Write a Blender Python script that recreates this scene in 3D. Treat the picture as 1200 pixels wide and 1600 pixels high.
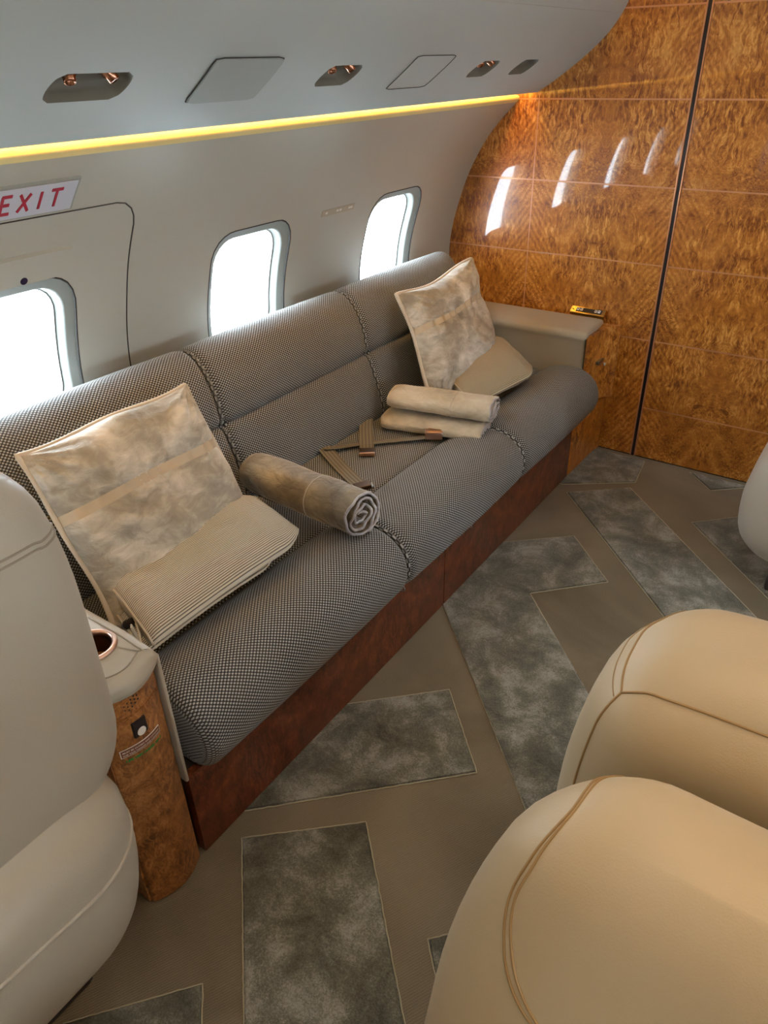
import bpy, bmesh, math, random
from mathutils import Vector, Matrix, noise
sc = bpy.context.scene
for o in list(bpy.data.objects): bpy.data.objects.remove(o)
COL = sc.collection
R = math.radians
random.seed(4)

# ------------------------------------------------------------------ camera
CAM = (1.84, 0.0, 1.60)
YAW, PIT, ROL = R(35.26), R(31.554), R(-1.499)
cy, sy, cp, sp, cr, sr = math.cos(YAW), math.sin(YAW), math.cos(PIT), math.sin(PIT), math.cos(ROL), math.sin(ROL)
fw = Vector((-sy*cp, cy*cp, -sp)); rt = Vector((cy, sy, 0)); up = rt.cross(fw)
rt2 = cr*rt + sr*up; up2 = -sr*rt + cr*up
cd = bpy.data.cameras.new('camera'); cam = bpy.data.objects.new('camera', cd); COL.objects.link(cam)
M = Matrix.Identity(4)
for i in range(3):
    M[i][0] = rt2[i]; M[i][1] = up2[i]; M[i][2] = -fw[i]; M[i][3] = CAM[i]
cam.matrix_world = M
cd.sensor_fit = 'VERTICAL'; cd.sensor_height = 24; cd.lens = 1146.68*24/1600; cd.clip_start = .02
sc.camera = cam
# ------------------------------------------------------------------ world, exposure, lights
w = bpy.data.worlds.new('overcast'); sc.world = w; w.use_nodes = True
bg = w.node_tree.nodes['Background']; bg.inputs[0].default_value = (.74, .885, 1.0, 1); bg.inputs[1].default_value = 24.0
sc.view_settings.view_transform = 'Standard'; sc.view_settings.look = 'None'
sc.view_settings.exposure = 0.0; sc.view_settings.gamma = 1; sc.view_settings.use_curve_mapping = False

def area(name, loc, size, power, color, rot=(0, 0, 0), spread=180):
    l = bpy.data.lights.new(name, 'AREA'); l.shape = 'RECTANGLE'; l.size, l.size_y = size
    l.energy = power; l.color = color; l.spread = R(spread)
    o = bpy.data.objects.new(name, l); COL.objects.link(o); o.location = loc; o.rotation_euler = rot; return o
XC = 1.56                       # cabin centre line
# unseen fill panel under the ceiling, added to brighten the cabin
area('ceiling_fill', (XC, .9, 1.925), (.5, 4.2), 10, (.94, .98, 1))
area('reading_light', (2.0, .55, 1.90), (.12, .9), 1.8, (1, .66, .34), spread=110)

# ------------------------------------------------------------------ colour and materials
def srgb(r, g, b, a=1):
    f = lambda c: (c/255/12.92) if c/255 <= .04045 else ((c/255+.055)/1.055)**2.4
    return (f(r), f(g), f(b), a)
class NT:
    def __init__(s, name):
        s.m = bpy.data.materials.new(name); s.m.use_nodes = True; s.t = s.m.node_tree
        s.b = s.t.nodes['Principled BSDF']; s.out = s.t.nodes['Material Output']
    def n(s, typ, **kw):
        nd = s.t.nodes.new(typ)
        for k, v in kw.items():
            if k in ('operation', 'blend_type', 'data_type', 'wave_type', 'bands_direction', 'noise_dimensions', 'feature', 'distance', 'normalize', 'wave_profile'): setattr(nd, k, v)
            else: nd.inputs[k].default_value = v
        return nd
    def l(s, a, b): s.t.links.new(a, b)
    def set(s, **kw):
        for k, v in kw.items(): s.b.inputs[k.replace('_', ' ')].default_value = v
    def math(s, op, a, b=None, c=None):
        nd = s.t.nodes.new('ShaderNodeMath'); nd.operation = op
        for i, v in enumerate((a, b, c)):
            if v is None: continue
            if isinstance(v, (int, float)): nd.inputs[i].default_value = v
            else: s.l(v, nd.inputs[i])
        return nd.outputs[0]
    def ramp(s, fac, stops):
        nd = s.t.nodes.new('ShaderNodeValToRGB'); e = nd.color_ramp.elements
        while len(e) < len(stops): e.new(.5)
        for i, (p, c) in enumerate(stops): e[i].position = p; e[i].color = c
        s.l(fac, nd.inputs[0]); return nd.outputs[0]
    def mix(s, fac, a, b, mode='MIX'):
        nd = s.t.nodes.new('ShaderNodeMix'); nd.data_type = 'RGBA'; nd.blend_type = mode
        for i, v in ((0, fac), (6, a), (7, b)):
            if isinstance(v, (int, float, tuple)): nd.inputs[i].default_value = v
            else: s.l(v, nd.inputs[i])
        return nd.outputs[2]
    def bump(s, h, strength, dist=.001):
        nd = s.t.nodes.new('ShaderNodeBump'); nd.inputs['Strength'].default_value = strength; nd.inputs['Distance'].default_value = dist
        s.l(h, nd.inputs['Height']); s.l(nd.outputs[0], s.b.inputs['Normal'])
    def coord(s, kind='Object'):
        return s.t.nodes.new('ShaderNodeTexCoord').outputs[kind]
    def noise(s, vec, scale, detail=4, rough=.5, dist=0, out=0):
        nd = s.n('ShaderNodeTexNoise', Scale=scale, Detail=detail, Roughness=rough, Distortion=dist)
        s.l(vec, nd.inputs['Vector']); return nd.outputs[out]
    def mapv(s, vec, scale=(1, 1, 1), rot=(0, 0, 0)):
        nd = s.t.nodes.new('ShaderNodeMapping'); nd.inputs['Scale'].default_value = scale; nd.inputs['Rotation'].default_value = rot
        s.l(vec, nd.inputs[0]); return nd.outputs[0]

def plain(name, col, rough=.5, metal=0, bump=0, bscale=200, coat=0, var=0, spec=.5):
    k = NT(name); k.set(Base_Color=col, Roughness=rough, Metallic=metal, Coat_Weight=coat, Coat_Roughness=.16, Specular_IOR_Level=spec)
    co = k.coord()
    if var:
        f = k.noise(co, 3, 3)
        k.l(k.mix(k.math('MULTIPLY', f, var), col, tuple(c*.55 for c in col[:3])+(1,)), k.b.inputs['Base Color'])
    if bump: k.bump(k.noise(co, bscale, 3), bump, .0006)
    return k.m
MT = {}
MT['wall'] = plain('cabin_liner', srgb(186, 182, 170), .38, bump=.10, bscale=60, spec=.5, var=.12, coat=.35)
MT['soffit'] = plain('soffit_suede', srgb(182, 188, 186), .55, bump=.15, bscale=90, var=.1)
MT['hatchgrey'] = plain('hatch_grey', srgb(158, 162, 158), .5, bump=.1)
MT['ceiling'] = plain('ceiling_liner', srgb(180, 170, 155), .6, bump=.1)
MT['frame'] = plain('window_frame_plastic', srgb(150, 152, 146), .4)
MT['seal'] = plain('dark_seal', srgb(52, 44, 40), .5)
MT['line'] = plain('gap_line', srgb(66, 62, 56), .8)
MT['copper'] = plain('rose_copper', srgb(178, 128, 104), .2, metal=1)
MT['satincopper'] = plain('satin_copper', srgb(196, 160, 140), .3, metal=1)
MT['inlaymetal'] = plain('inlay_metal', srgb(206, 146, 104), .3, metal=.5)
MT['brass'] = plain('polished_brass', srgb(225, 190, 120), .18, metal=1)
MT['steel'] = plain('brushed_steel', srgb(170, 172, 172), .3, metal=1)
MT['darkmetal'] = plain('bronze_dark', srgb(95, 72, 55), .35, metal=1)
MT['black'] = plain('black_plastic', srgb(34, 28, 32), .3)
MT['white'] = plain('white_print', srgb(225, 220, 212), .5)
MT['red'] = plain('red_print', srgb(168, 22, 50), .5)
MT['green'] = plain('green_print', srgb(30, 120, 52), .5)
MT['label'] = plain('label_brown', srgb(120, 72, 52), .5)
MT['signface'] = plain('sign_face', srgb(196, 196, 206), .35)
MT['recess'] = plain('recess_liner', srgb(112, 108, 96), .6)
MT['purple'] = plain('dark_lens', srgb(40, 30, 62), .25)

def leather(name, col, rough=.42):
    k = NT(name); co = k.coord()
    k.set(Roughness=rough, Specular_IOR_Level=.5, Sheen_Weight=.1)
    f = k.noise(co, 2.2, 4)
    k.l(k.ramp(f, [(.3, tuple(c*.90 for c in col[:3])+(1,)), (.7, col)]), k.b.inputs['Base Color'])
    vo = k.n('ShaderNodeTexVoronoi', Scale=420.0); k.l(co, vo.inputs['Vector'])
    wr = k.noise(co, 7, 5, .6, .8)
    k.bump(k.math('ADD', k.math('MULTIPLY', vo.outputs[0], .35), k.math('MULTIPLY', wr, 2.2)), .22, .0016)
    return k.m
MT['leather_daylit'] = leather('cream_leather_daylit', srgb(170, 160, 143))  # the chairs' cream leather with the grey of daylight put into its colour
MT['leather_warmlit'] = leather('cream_leather_warmlit', srgb(180, 162, 130), .46)  # same cream leather, warm overhead light painted into the base tone
MT['leather_pale'] = leather('pale_leather', srgb(190, 182, 168), .38)
MT['leather_arm'] = leather('taupe_leather', srgb(168, 156, 136), .42)
MT['seamtan'] = plain('seam_tan', srgb(150, 122, 80), .6)
MT['seamgrey'] = plain('seam_grey', srgb(140, 130, 114), .6)

def wood(name, dark, mid, light, mirror=.425, scale=1.0, coat=1.0, rough=.35, chev=True, ax='X'):
    k = NT(name); co = k.coord('Object')
    geo = k.t.nodes.new('ShaderNodeNewGeometry').outputs['Position']
    s = k.t.nodes.new('ShaderNodeSeparateXYZ'); k.l(geo, s.inputs[0])
    a = s.outputs[ax]
    u = k.math('PINGPONG', k.math('SUBTRACT', a, mirror), .30)          # book-matched veneer leaves
    c = k.t.nodes.new('ShaderNodeCombineXYZ'); k.l(u, c.inputs[0]); k.l(s.outputs['Y' if ax == 'X' else 'X'], c.inputs[1]); k.l(s.outputs['Z'], c.inputs[2])
    v = c.outputs[0]
    # warped grain
    nd = k.n('ShaderNodeTexNoise', Scale=6.0*scale, Detail=4.0, Roughness=.6); k.l(v, nd.inputs['Vector'])
    add = k.t.nodes.new('ShaderNodeVectorMath'); add.operation = 'MULTIPLY_ADD'
    k.l(nd.outputs['Color'], add.inputs[0]); add.inputs[1].default_value = (.085, .085, .085); k.l(v, add.inputs[2])
    vs = add.outputs[0]
    fine = k.noise(k.mapv(vs, (95*scale, 60, 26*scale)), 1.0, 4, .6, .8)
    burl = k.noise(vs, 42*scale, 5, .62, 3.0)
    blotch = k.noise(v, 7.5*scale, 5, .6, 1.6)
    big = k.noise(v, 2.4*scale, 2, .5, .5)
    wv = k.n('ShaderNodeTexWave', Scale=13.0*scale, Distortion=3.0, Detail=4.0); wv.inputs['Detail Scale'].default_value = 3.0
    k.l(k.mapv(v, (1.2, 1, 1), (0, R(40), 0)), wv.inputs['Vector'])
    mask = k.ramp(u, [(.05, (1, 1, 1, 1)), (.17, (0, 0, 0, 1))])
    bm_ = k.ramp(big, [(.42, (0, 0, 0, 1)), (.58, (1, 1, 1, 1))])
    gr = k.mix(bm_, fine, burl)
    amp = k.math('MULTIPLY_ADD', k.ramp(k.noise(v, 4.3, 3, .5, 1.0), [(.38, (0, 0, 0, 1)), (.62, (1, 1, 1, 1))]), .75, .45)
    f = k.math('ADD', k.math('MULTIPLY', k.math('SUBTRACT', gr, .5), amp), .47)
    f = k.math('ADD', f, k.math('MULTIPLY', k.math('SUBTRACT', blotch, .5), .62))
    if chev:
        sf = k.math('MULTIPLY', mask, k.math('MULTIPLY', k.math('SUBTRACT', wv.outputs['Fac'], .5), .10)); f = k.math('ADD', f, sf)
    col = k.ramp(f, [(.30, dark), (.50, mid), (.68, light)])
    k.l(col, k.b.inputs['Base Color'])
    k.set(Roughness=rough, Coat_Weight=coat, Coat_Roughness=.03, Specular_IOR_Level=.4)
    return k.m
MT['burl'] = wood('burl_veneer', srgb(122, 64, 14), srgb(188, 118, 42), srgb(228, 166, 84))
MT['burl_console'] = wood('burl_veneer_console', srgb(96, 56, 24), srgb(156, 100, 52), srgb(190, 132, 78), mirror=.8, scale=1.4, coat=.6, chev=False, ax='Y')
MT['burl_base'] = wood('burl_veneer_base', srgb(66, 28, 14), srgb(108, 52, 28), srgb(138, 74, 42), mirror=1.73, scale=1.2, coat=.6, chev=False, ax='Y')

def tweed():
    k = NT('basket_tweed'); uv = k.coord('UV')
    s = k.t.nodes.new('ShaderNodeSeparateXYZ'); k.l(uv, s.inputs[0])
    cu = k.math('SINE', k.math('MULTIPLY', s.outputs[0], 2*math.pi/.0115))
    cv = k.math('SINE', k.math('MULTIPLY', s.outputs[1], 2*math.pi/.0092))
    nz = k.noise(uv, 700, 2)
    pr = k.math('ADD', k.math('MULTIPLY', cu, cv), k.math('MULTIPLY', k.math('SUBTRACT', nz, .5), .7))
    f = k.ramp(pr, [(.05, (0, 0, 0, 1)), (.30, (1, 1, 1, 1))])
    big = k.noise(uv, 9, 3)
    dark = srgb(27, 29, 35); lite = srgb(172, 173, 171)
    col = k.mix(f, dark, lite)
    col = k.mix(k.math('MULTIPLY', big, .25), col, srgb(120, 112, 98))
    k.l(col, k.b.inputs['Base Color']); k.set(Roughness=.75, Sheen_Weight=.15, Specular_IOR_Level=.3)
    k.bump(pr, .6, .0012)
    return k.m
MT['tweed'] = tweed()

def velvet(name, c0, c1, c2):
    k = NT(name); co = k.coord()
    n1 = k.noise(co, 6, 3, .5, .8); n2 = k.noise(k.mapv(co, (1, 1, 2.2)), 16, 5, .6, .5)
    f = k.math('ADD', k.math('MULTIPLY', n1, .6), k.math('MULTIPLY', n2, .4))
    k.l(k.ramp(f, [(.30, c0), (.48, c1), (.68, c2)]), k.b.inputs['Base Color'])
    k.set(Roughness=.62, Sheen_Weight=.7, Sheen_Roughness=.35); k.b.inputs['Sheen Tint'].default_value = srgb(225, 215, 205)
    k.bump(k.math('ADD', n1, k.math('MULTIPLY', n2, .5)), .8, .02)
    return k.m
MT['velvet'] = velvet('silver_taupe_velvet', srgb(102, 97, 88), srgb(152, 146, 134), srgb(212, 208, 199))
MT['velvet_dark'] = velvet('olive_taupe_velvet', srgb(84, 74, 58), srgb(122, 108, 86), srgb(176, 160, 130))
MT['velvet_cream'] = velvet('cream_velvet', srgb(146, 136, 118), srgb(184, 172, 150), srgb(208, 199, 182))
MT['lining'] = velvet('grey_lining', srgb(116, 112, 116), srgb(166, 162, 164), srgb(206, 204, 206))
MT['piping'] = plain('piping_cord', srgb(188, 178, 162), .65)
MT['band'] = plain('satin_band', srgb(176, 162, 140), .5)
def ribbed(name, c_hi, c_lo, p=.0052, axis=0):
    k = NT(name); uv = k.coord('UV'); s = k.t.nodes.new('ShaderNodeSeparateXYZ'); k.l(uv, s.inputs[0])
    w_ = k.math('SINE', k.math('MULTIPLY', s.outputs[axis], 2*math.pi/p))
    f = k.math('MULTIPLY_ADD', w_, .5, .5)
    k.l(k.ramp(f, [(.12, c_lo), (.5, c_hi)]), k.b.inputs['Base Color']); k.set(Roughness=.8, Sheen_Weight=.2)
    k.bump(w_, .7, .0014); return k.m
MT['ribbed'] = ribbed('ribbed_cloth', srgb(206, 198, 180), srgb(92, 86, 78))
MT['ribbed_tan'] = ribbed('ribbed_cloth_tan', srgb(190, 176, 148), srgb(112, 102, 84), .0042)
def webbing():
    k = NT('belt_webbing'); uv = k.coord('UV'); s = k.t.nodes.new('ShaderNodeSeparateXYZ'); k.l(uv, s.inputs[0])
    w_ = k.math('SINE', k.math('MULTIPLY', s.outputs[0], 2*math.pi/.012))
    k.l(k.ramp(k.math('MULTIPLY_ADD', w_, .5, .5), [(0, srgb(98, 92, 80)), (1, srgb(134, 126, 110))]), k.b.inputs['Base Color'])
    k.set(Roughness=.6); return k.m
MT['webbing'] = webbing()

def carpet_base():
    k = NT('carpet_loop'); co = k.coord()
    big = k.noise(co, 1.8, 4, .55, .6); 
    wv = k.n('ShaderNodeTexWave', Scale=60.0, Distortion=1.2, Detail=2.0); k.l(k.mapv(co, (1, 1, 1), (0, 0, R(28))), wv.inputs['Vector'])
    fn = k.noise(co, 520, 2)
    f = k.math('ADD', k.math('MULTIPLY', big, .6), k.math('ADD', k.math('MULTIPLY', wv.outputs['Fac'], .10), k.math('MULTIPLY', fn, .35)))
    k.l(k.ramp(f, [(.35, srgb(94, 83, 64)), (.62, srgb(136, 123, 102))]), k.b.inputs['Base Color'])
    k.set(Roughness=.95, Sheen_Weight=.15, Specular_IOR_Level=.1)
    k.bump(k.math('ADD', k.math('MULTIPLY', wv.outputs['Fac'], .6), fn), .5, .0015); return k.m
def carpet_pile():
    k = NT('carpet_cut_pile'); co = k.coord()
    n1 = k.noise(co, 7.5, 7, .68, .35); n2 = k.noise(co, 260, 3, .7); n3 = k.noise(co, 900, 1)
    f = k.math('ADD', k.math('MULTIPLY', n1, .62), k.math('MULTIPLY', n2, .28)); f = k.math('ADD', f, k.math('MULTIPLY', n3, .12))
    k.l(k.ramp(f, [(.40, srgb(66, 64, 52)), (.51, srgb(104, 101, 86)), (.62, srgb(158, 155, 144))]), k.b.inputs['Base Color'])
    k.set(Roughness=.8, Sheen_Weight=.35, Specular_IOR_Level=.25)
    k.bump(k.math('ADD', k.math('MULTIPLY', n1, 1.5), n2), .6, .004); return k.m
MT['carpet'] = carpet_base(); MT['pile'] = carpet_pile()
MT['pile_edge'] = plain('carpet_edge', srgb(176, 166, 140), .8)

def emit(name, col, strength):
    k = NT(name); k.set(Base_Color=col, Roughness=.5); k.b.inputs['Emission Color'].default_value = col; k.b.inputs['Emission Strength'].default_value = strength
    return k.m
MT['led'] = emit('led_strip', (1, .50, .05, 1), 26)
MT['led2'] = emit('led_strip_ceiling', (1, .62, .22, 1), 7)
MT['lamp'] = emit('lamp_face', (1, .8, .5, 1), 6)
MT['cove'] = plain('cove_liner', srgb(232, 214, 150), .6)
def glass():
    k = NT('window_glass'); tr = k.n('ShaderNodeBsdfTransparent'); gl = k.n('ShaderNodeBsdfGlossy', Roughness=.02)
    fr = k.n('ShaderNodeFresnel', IOR=1.45); mx = k.t.nodes.new('ShaderNodeMixShader')
    k.l(fr.outputs[0], mx.inputs[0]); k.l(tr.outputs[0], mx.inputs[1]); k.l(gl.outputs[0], mx.inputs[2]); k.l(mx.outputs[0], k.out.inputs['Surface'])
    k.t.nodes.remove(k.b); return k.m
MT['glass'] = glass()

# ------------------------------------------------------------------ object helpers
def props(o, label=None, cat=None, group=None, kind=None):
    if label: o['label'] = label
    if cat: o['category'] = cat
    if group: o['group'] = group
    if kind: o['kind'] = kind
    return o
def empty(name, loc, label, cat, group=None):
    o = bpy.data.objects.new(name, None); COL.objects.link(o); o.location = loc; o.empty_display_size = .05
    return props(o, label, cat, group)
def mesh(name, verts, faces, m, parent=None, uvs=None, smooth=True, normals=None):
    me = bpy.data.meshes.new(name); me.from_pydata([tuple(v) for v in verts], [], faces)
    me.materials.append(MT[m] if isinstance(m, str) else m)
    if uvs:
        ul = me.uv_layers.new(name='uv')
        for lp in me.loops: ul.data[lp.index].uv = uvs[lp.vertex_index]
    if smooth: me.polygons.foreach_set('use_smooth', [True]*len(me.polygons))
    me.update()
    if normals: me.normals_split_custom_set_from_vertices([tuple(n) for n in normals])
    o = bpy.data.objects.new(name, me); COL.objects.link(o)
    if parent:
        o.parent = parent
        root = parent; off = Vector(parent.location)
        while root.parent: root = root.parent; off += Vector(root.location)
        me.transform(Matrix.Translation(-off))
    return o
def bm_obj(name, bm, m, parent=None, smooth=False, angle=None):
    me = bpy.data.meshes.new(name); bm.normal_update(); bm.to_mesh(me); bm.free(); me.materials.append(MT[m] if isinstance(m, str) else m)
    if smooth:
        me.polygons.foreach_set('use_smooth', [True]*len(me.polygons))
        me.set_sharp_from_angle(angle=R(angle or 40))
    o = bpy.data.objects.new(name, me); COL.objects.link(o)
    if parent:
        o.parent = parent
        root = parent; off = Vector(parent.location)
        while root.parent: root = root.parent; off += Vector(root.location)
        me.transform(Matrix.Translation(-off))
    return o
def add_box(bm, lo, hi, bev=0, seg=2, mtx=None):
    r = bmesh.ops.create_cube(bm, size=1); vs = r['verts']
    for v in vs:
        v.co = Vector([lo[i]+(v.co[i]+.5)*(hi[i]-lo[i]) for i in range(3)])
    if bev:
        es = list({e for v in vs for e in v.link_edges}); g = bmesh.ops.bevel(bm, geom=es, offset=bev, segments=seg, affect='EDGES', profile=.5)
        vs = list({v for f in g['faces'] for v in f.verts} | {v for v in vs if v.is_valid})
    if mtx is not None:
        for v in vs: v.co = mtx @ v.co
    return vs
def box(name, lo, hi, m, parent=None, bev=.002, seg=2, mtx=None):
    bm = bmesh.new(); add_box(bm, lo, hi, bev, seg, mtx)
    o = bm_obj(name, bm, m, parent, smooth=True)
    big = sorted((p.area for p in o.data.polygons), reverse=True)[:6][-1]
    for p in o.data.polygons:
        if p.area >= big*.999: p.use_smooth = False
    return o
def catmull(pts, n=8, closed=False):
    P = [Vector(p) for p in pts]; out = []; N = len(P)
    for i in range(N if closed else N-1):
        p0 = P[(i-1) % N] if closed or i > 0 else P[0]*2-P[1]
        p1 = P[i]; p2 = P[(i+1) % N]
        p3 = P[(i+2) % N] if closed or i < N-2 else P[-1]*2-P[-2]
        for k in range(n):
            t = k/n
            out.append(.5*((2*p1)+(p2-p0)*t+(2*p0-5*p1+4*p2-p3)*t*t+(3*p1-p0-3*p2+p3)*t**3))
    if not closed: out.append(P[-1].copy())
    return out
def tube_geo(pts, r, seg=8, closed=False, flat=None):
    P = [Vector(p) for p in pts]; N = len(P); V = []; F = []
    ref = Vector((0, 0, 1)); T0 = (P[1]-P[0]).normalized()
    if abs(T0.dot(ref)) > .9: ref = Vector((1, 0, 0))
    nrm = (ref-T0*ref.dot(T0)).normalized()
    for i in range(N):
        a = P[(i-1) % N] if closed or i > 0 else P[0]; b = P[(i+1) % N] if closed or i < N-1 else P[-1]
        t = (b-a).normalized(); nrm = (nrm-t*nrm.dot(t)).normalized(); bi = t.cross(nrm)
        for k in range(seg):
            an = 2*math.pi*k/seg; V.append(P[i]+nrm*math.cos(an)*r+bi*math.sin(an)*r)
    for i in range(N if closed else N-1):
        for k in range(seg):
            a = i*seg+k; b = i*seg+(k+1) % seg; c = ((i+1) % N)*seg+(k+1) % seg; d = ((i+1) % N)*seg+k
            F.append((a, b, c, d))
    if not closed:
        F.append(tuple(range(seg-1, -1, -1))); F.append(tuple((N-1)*seg+k for k in range(seg)))
    return V, F
def tube(name, pts, r, m, parent=None, seg=8, closed=False):
    V, F = tube_geo(pts, r, seg, closed); return mesh(name, V, F, m, parent)
def cyl(name, c, axis, r, h, m, parent=None, seg=24, r2=None, bev=0):
    bm = bmesh.new(); bmesh.ops.create_cone(bm, cap_ends=True, segments=seg, radius1=r, radius2=r if r2 is None else r2, depth=h)
    if bev:
        es = [e for e in bm.edges if e.calc_face_angle(0) > 1]; bmesh.ops.bevel(bm, geom=es, offset=bev, segments=2, affect='EDGES')
    q = Vector((0, 0, 1)).rotation_difference(Vector(axis).normalized())
    bm.transform(Matrix.Translation(Vector(c)) @ q.to_matrix().to_4x4()); return bm_obj(name, bm, m, parent, smooth=True, angle=35)
def ring(name, c, axis, R0, r, m, parent=None, n=36, seg=8, sq=1):
    q = Vector((0, 0, 1)).rotation_difference(Vector(axis).normalized())
    pts = [Vector(c)+q @ Vector((math.cos(2*math.pi*i/n)*R0, math.sin(2*math.pi*i/n)*R0*sq, 0)) for i in range(n)]
    return tube(name, pts, r, m, parent, seg, True)
def lathe(name, c, axis, prof, m, parent=None, n=28):
    q = Vector((0, 0, 1)).rotation_difference(Vector(axis).normalized()); V = []; F = []
    for (r, z) in prof:
        for i in range(n):
            a = 2*math.pi*i/n; V.append(Vector(c)+q @ Vector((r*math.cos(a), r*math.sin(a), z)))
    for j in range(len(prof)-1):
        for i in range(n): F.append((j*n+i, j*n+(i+1) % n, (j+1)*n+(i+1) % n, (j+1)*n+i))
    return mesh(name, V, F, m, parent)

# ------------------------------------------------------------------ cabin section curves: X as a function of Z
PW = [(0, .10), (.3, .062), (.6, .03), (.813, .022), (.915, .032), (1.058, .072), (1.179, .12), (1.309, .198), (1.384, .264), (1.454, .338)]
PS = [(1.483, .42), (1.51, .468), (1.542, .518), (1.611, .614), (1.67, .68), (1.731, .726), (1.77, .745), (1.85, .76)]
def interp(P):
    xs = [p[0] for p in P]; ys = [p[1] for p in P]; n = len(P)
    d = [(ys[i+1]-ys[i])/(xs[i+1]-xs[i]) for i in range(n-1)]
    m = [d[0]]+[(d[i-1]+d[i])/2 if d[i-1]*d[i] > 0 else 0 for i in range(1, n-1)]+[d[-1]]
    def f(x):
        i = 0
        while i < n-2 and x > xs[i+1]: i += 1
        h = xs[i+1]-xs[i]; t = (x-xs[i])/h
        if t < 0: return ys[i]+m[i]*(x-xs[i])
        if t > 1: return ys[i+1]+m[i+1]*(x-xs[i+1])
        return ys[i]*(2*t**3-3*t*t+1)+h*m[i]*(t**3-2*t*t+t)+ys[i+1]*(-2*t**3+3*t*t)+h*m[i+1]*(t**3-t*t)
    return f
fW = interp(PW); fS = interp(PS)
def surf(f, y, z, off=0.0, side=0):
    dx = (f(z+.002)-f(z-.002))/.004; n = Vector((1, 0, -dx)).normalized()
    p = Vector((f(z), y, z))+n*off
    if side: p.x = 2*XC-p.x; n = Vector((-n.x, n.y, n.z))
    return p, n
class Sheet:
    def __init__(s, f, side=0): s.f = f; s.side = side; s.V = []; s.F = []; s.N = []
    def v(s, y, z, off=0):
        p, n = surf(s.f, y, z, off, s.side); s.V.append(p); s.N.append(n); return len(s.V)-1
    def quad(s, a, b, c, d): s.F.append((a, b, c, d) if s.side == 0 else (d, c, b, a))
    def grid(s, ys, zs):
        g = [[s.v(y, z) for z in zs] for y in ys]
        for i in range(len(ys)-1):
            for j in range(len(zs)-1): s.quad(g[i][j], g[i+1][j], g[i+1][j+1], g[i][j+1])
    def cell(s, y0, y1, z0, z1, hole, n=14, rings=7):
        """hole: list of 4*n (y,z) points starting at the lower-left corner, counter-clockwise"""
        b = []
        for k in range(n): b.append((y0+(y1-y0)*k/n, z0))
        for k in range(n): b.append((y1, z0+(z1-z0)*k/n))
        for k in range(n): b.append((y1-(y1-y0)*k/n, z1))
        for k in range(n): b.append((y0, z1-(z1-z0)*k/n))
        prev = [s.v(*p) for p in b]; N = len(b)
        for r in range(1, rings+1):
            t = r/rings; cur = [s.v(b[i][0]*(1-t)+hole[i][0]*t, b[i][1]*(1-t)+hole[i][1]*t) for i in range(N)]
            for i in range(N): s.quad(prev[i], prev[(i+1) % N], cur[(i+1) % N], cur[i])
            prev = cur
    def make(s, name, m, parent=None): return mesh(name, s.V, s.F, m, parent, normals=s.N)
def rrect(yc, zc, hy, hz, r, n=14, pw=0, shear=0):
    """rounded rectangle sampled as four sides, each from corner middle to corner middle"""
    pts = []
    cs = [(-1, -1), (1, -1), (1, 1), (-1, 1)]
    def corner(k, a): c = cs[k]; return (yc+c[0]*(hy-r)+r*math.cos(a), zc+c[1]*(hz-r)+r*math.sin(a))
    for k in range(4):
        a0 = R(225+90*k); k2 = (k+1) % 4
        path = [corner(k, a0+R(45)*t/4) for t in range(5)]
        path += [corner(k2, a0+R(45)+R(45)*t/4) for t in range(5)]
        L = [0]
        for i in range(1, len(path)): L.append(L[-1]+math.dist(path[i], path[i-1]))
        for j in range(n):
            d = L[-1]*j/n; i = 1
            while L[i] < d-1e-9: i += 1
            t = (d-L[i-1])/max(1e-9, L[i]-L[i-1]); pts.append((path[i-1][0]*(1-t)+path[i][0]*t, path[i-1][1]*(1-t)+path[i][1]*t))
    return [(y+shear*(z-zc), z) for y, z in pts]

YB = 3.168; YR = -1.7
# ---------------- floor
fl = mesh('floor', [(-.15, YR-.1, 0), (3.30, YR-.1, 0), (3.30, YB+.1, 0), (-.15, YB+.1, 0)], [(0, 1, 2, 3)], 'carpet', smooth=False); props(fl, kind='structure')
def inlay(poly):
    """one cut-pile figure let into the carpet: rounded raised slab with a fuzzy paler edge strip"""
    bm = bmesh.new(); vs = [bm.verts.new((x, y, 0)) for x, y in poly]; f = bm.faces.new(vs)
    bm.normal_update()
    if f.normal.z < 0: f.normal_flip()
    r = bmesh.ops.extrude_face_region(bm, geom=[f]); tv = [e for e in r['geom'] if isinstance(e, bmesh.types.BMVert)]
    for v in tv: v.co.z = .006
    te = [e for e in bm.edges if all(v.co.z > .005 for v in e.verts)]
    bmesh.ops.bevel(bm, geom=te, offset=.005, segments=2, affect='EDGES')
    o = bm_obj('carpet_inlay', bm, 'pile', fl, smooth=True, angle=30)
    pts = []
    P = [Vector((x, y, .002)) for x, y in poly]
    for i in range(len(P)):
        a, b = P[i], P[(i+1) % len(P)]; n = max(2, int((b-a).length/.012))
        pts += [a+(b-a)*k/n+Vector((random.uniform(-1, 1), random.uniform(-1, 1), 0))*.0008 for k in range(n)]
    V, F = tube_geo(pts, .0017, 5, True); mesh('inlay_edge', V, F, 'pile_edge', o)
inlay([(.901, .694), (1.127, .897), (1.82, .21), (1.60, -.02)])
inlay([(.70, .60), (1.285, 1.177), (1.073, 1.397), (.50, .84)])
inlay([(.60, 1.98), (.853, 1.733), (1.418, 1.167), (1.66, .925), (1.87, 1.15), (1.377, 1.652), (1.078, 1.95), (1.282, 2.16), (1.067, 2.376), (.70, 2.05)])
inlay([(.91, 2.679), (1.127, 2.861), (2.10, 1.90), (1.91, 1.66)])
inlay([(1.421, 2.718), (1.577, 2.868), (2.2, 2.28), (2.03, 2.10)])
inlay([(.70, 2.72), (.874, 2.74), (1.13, 2.92), (1.10, 3.14), (.70, 3.14)])
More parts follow.
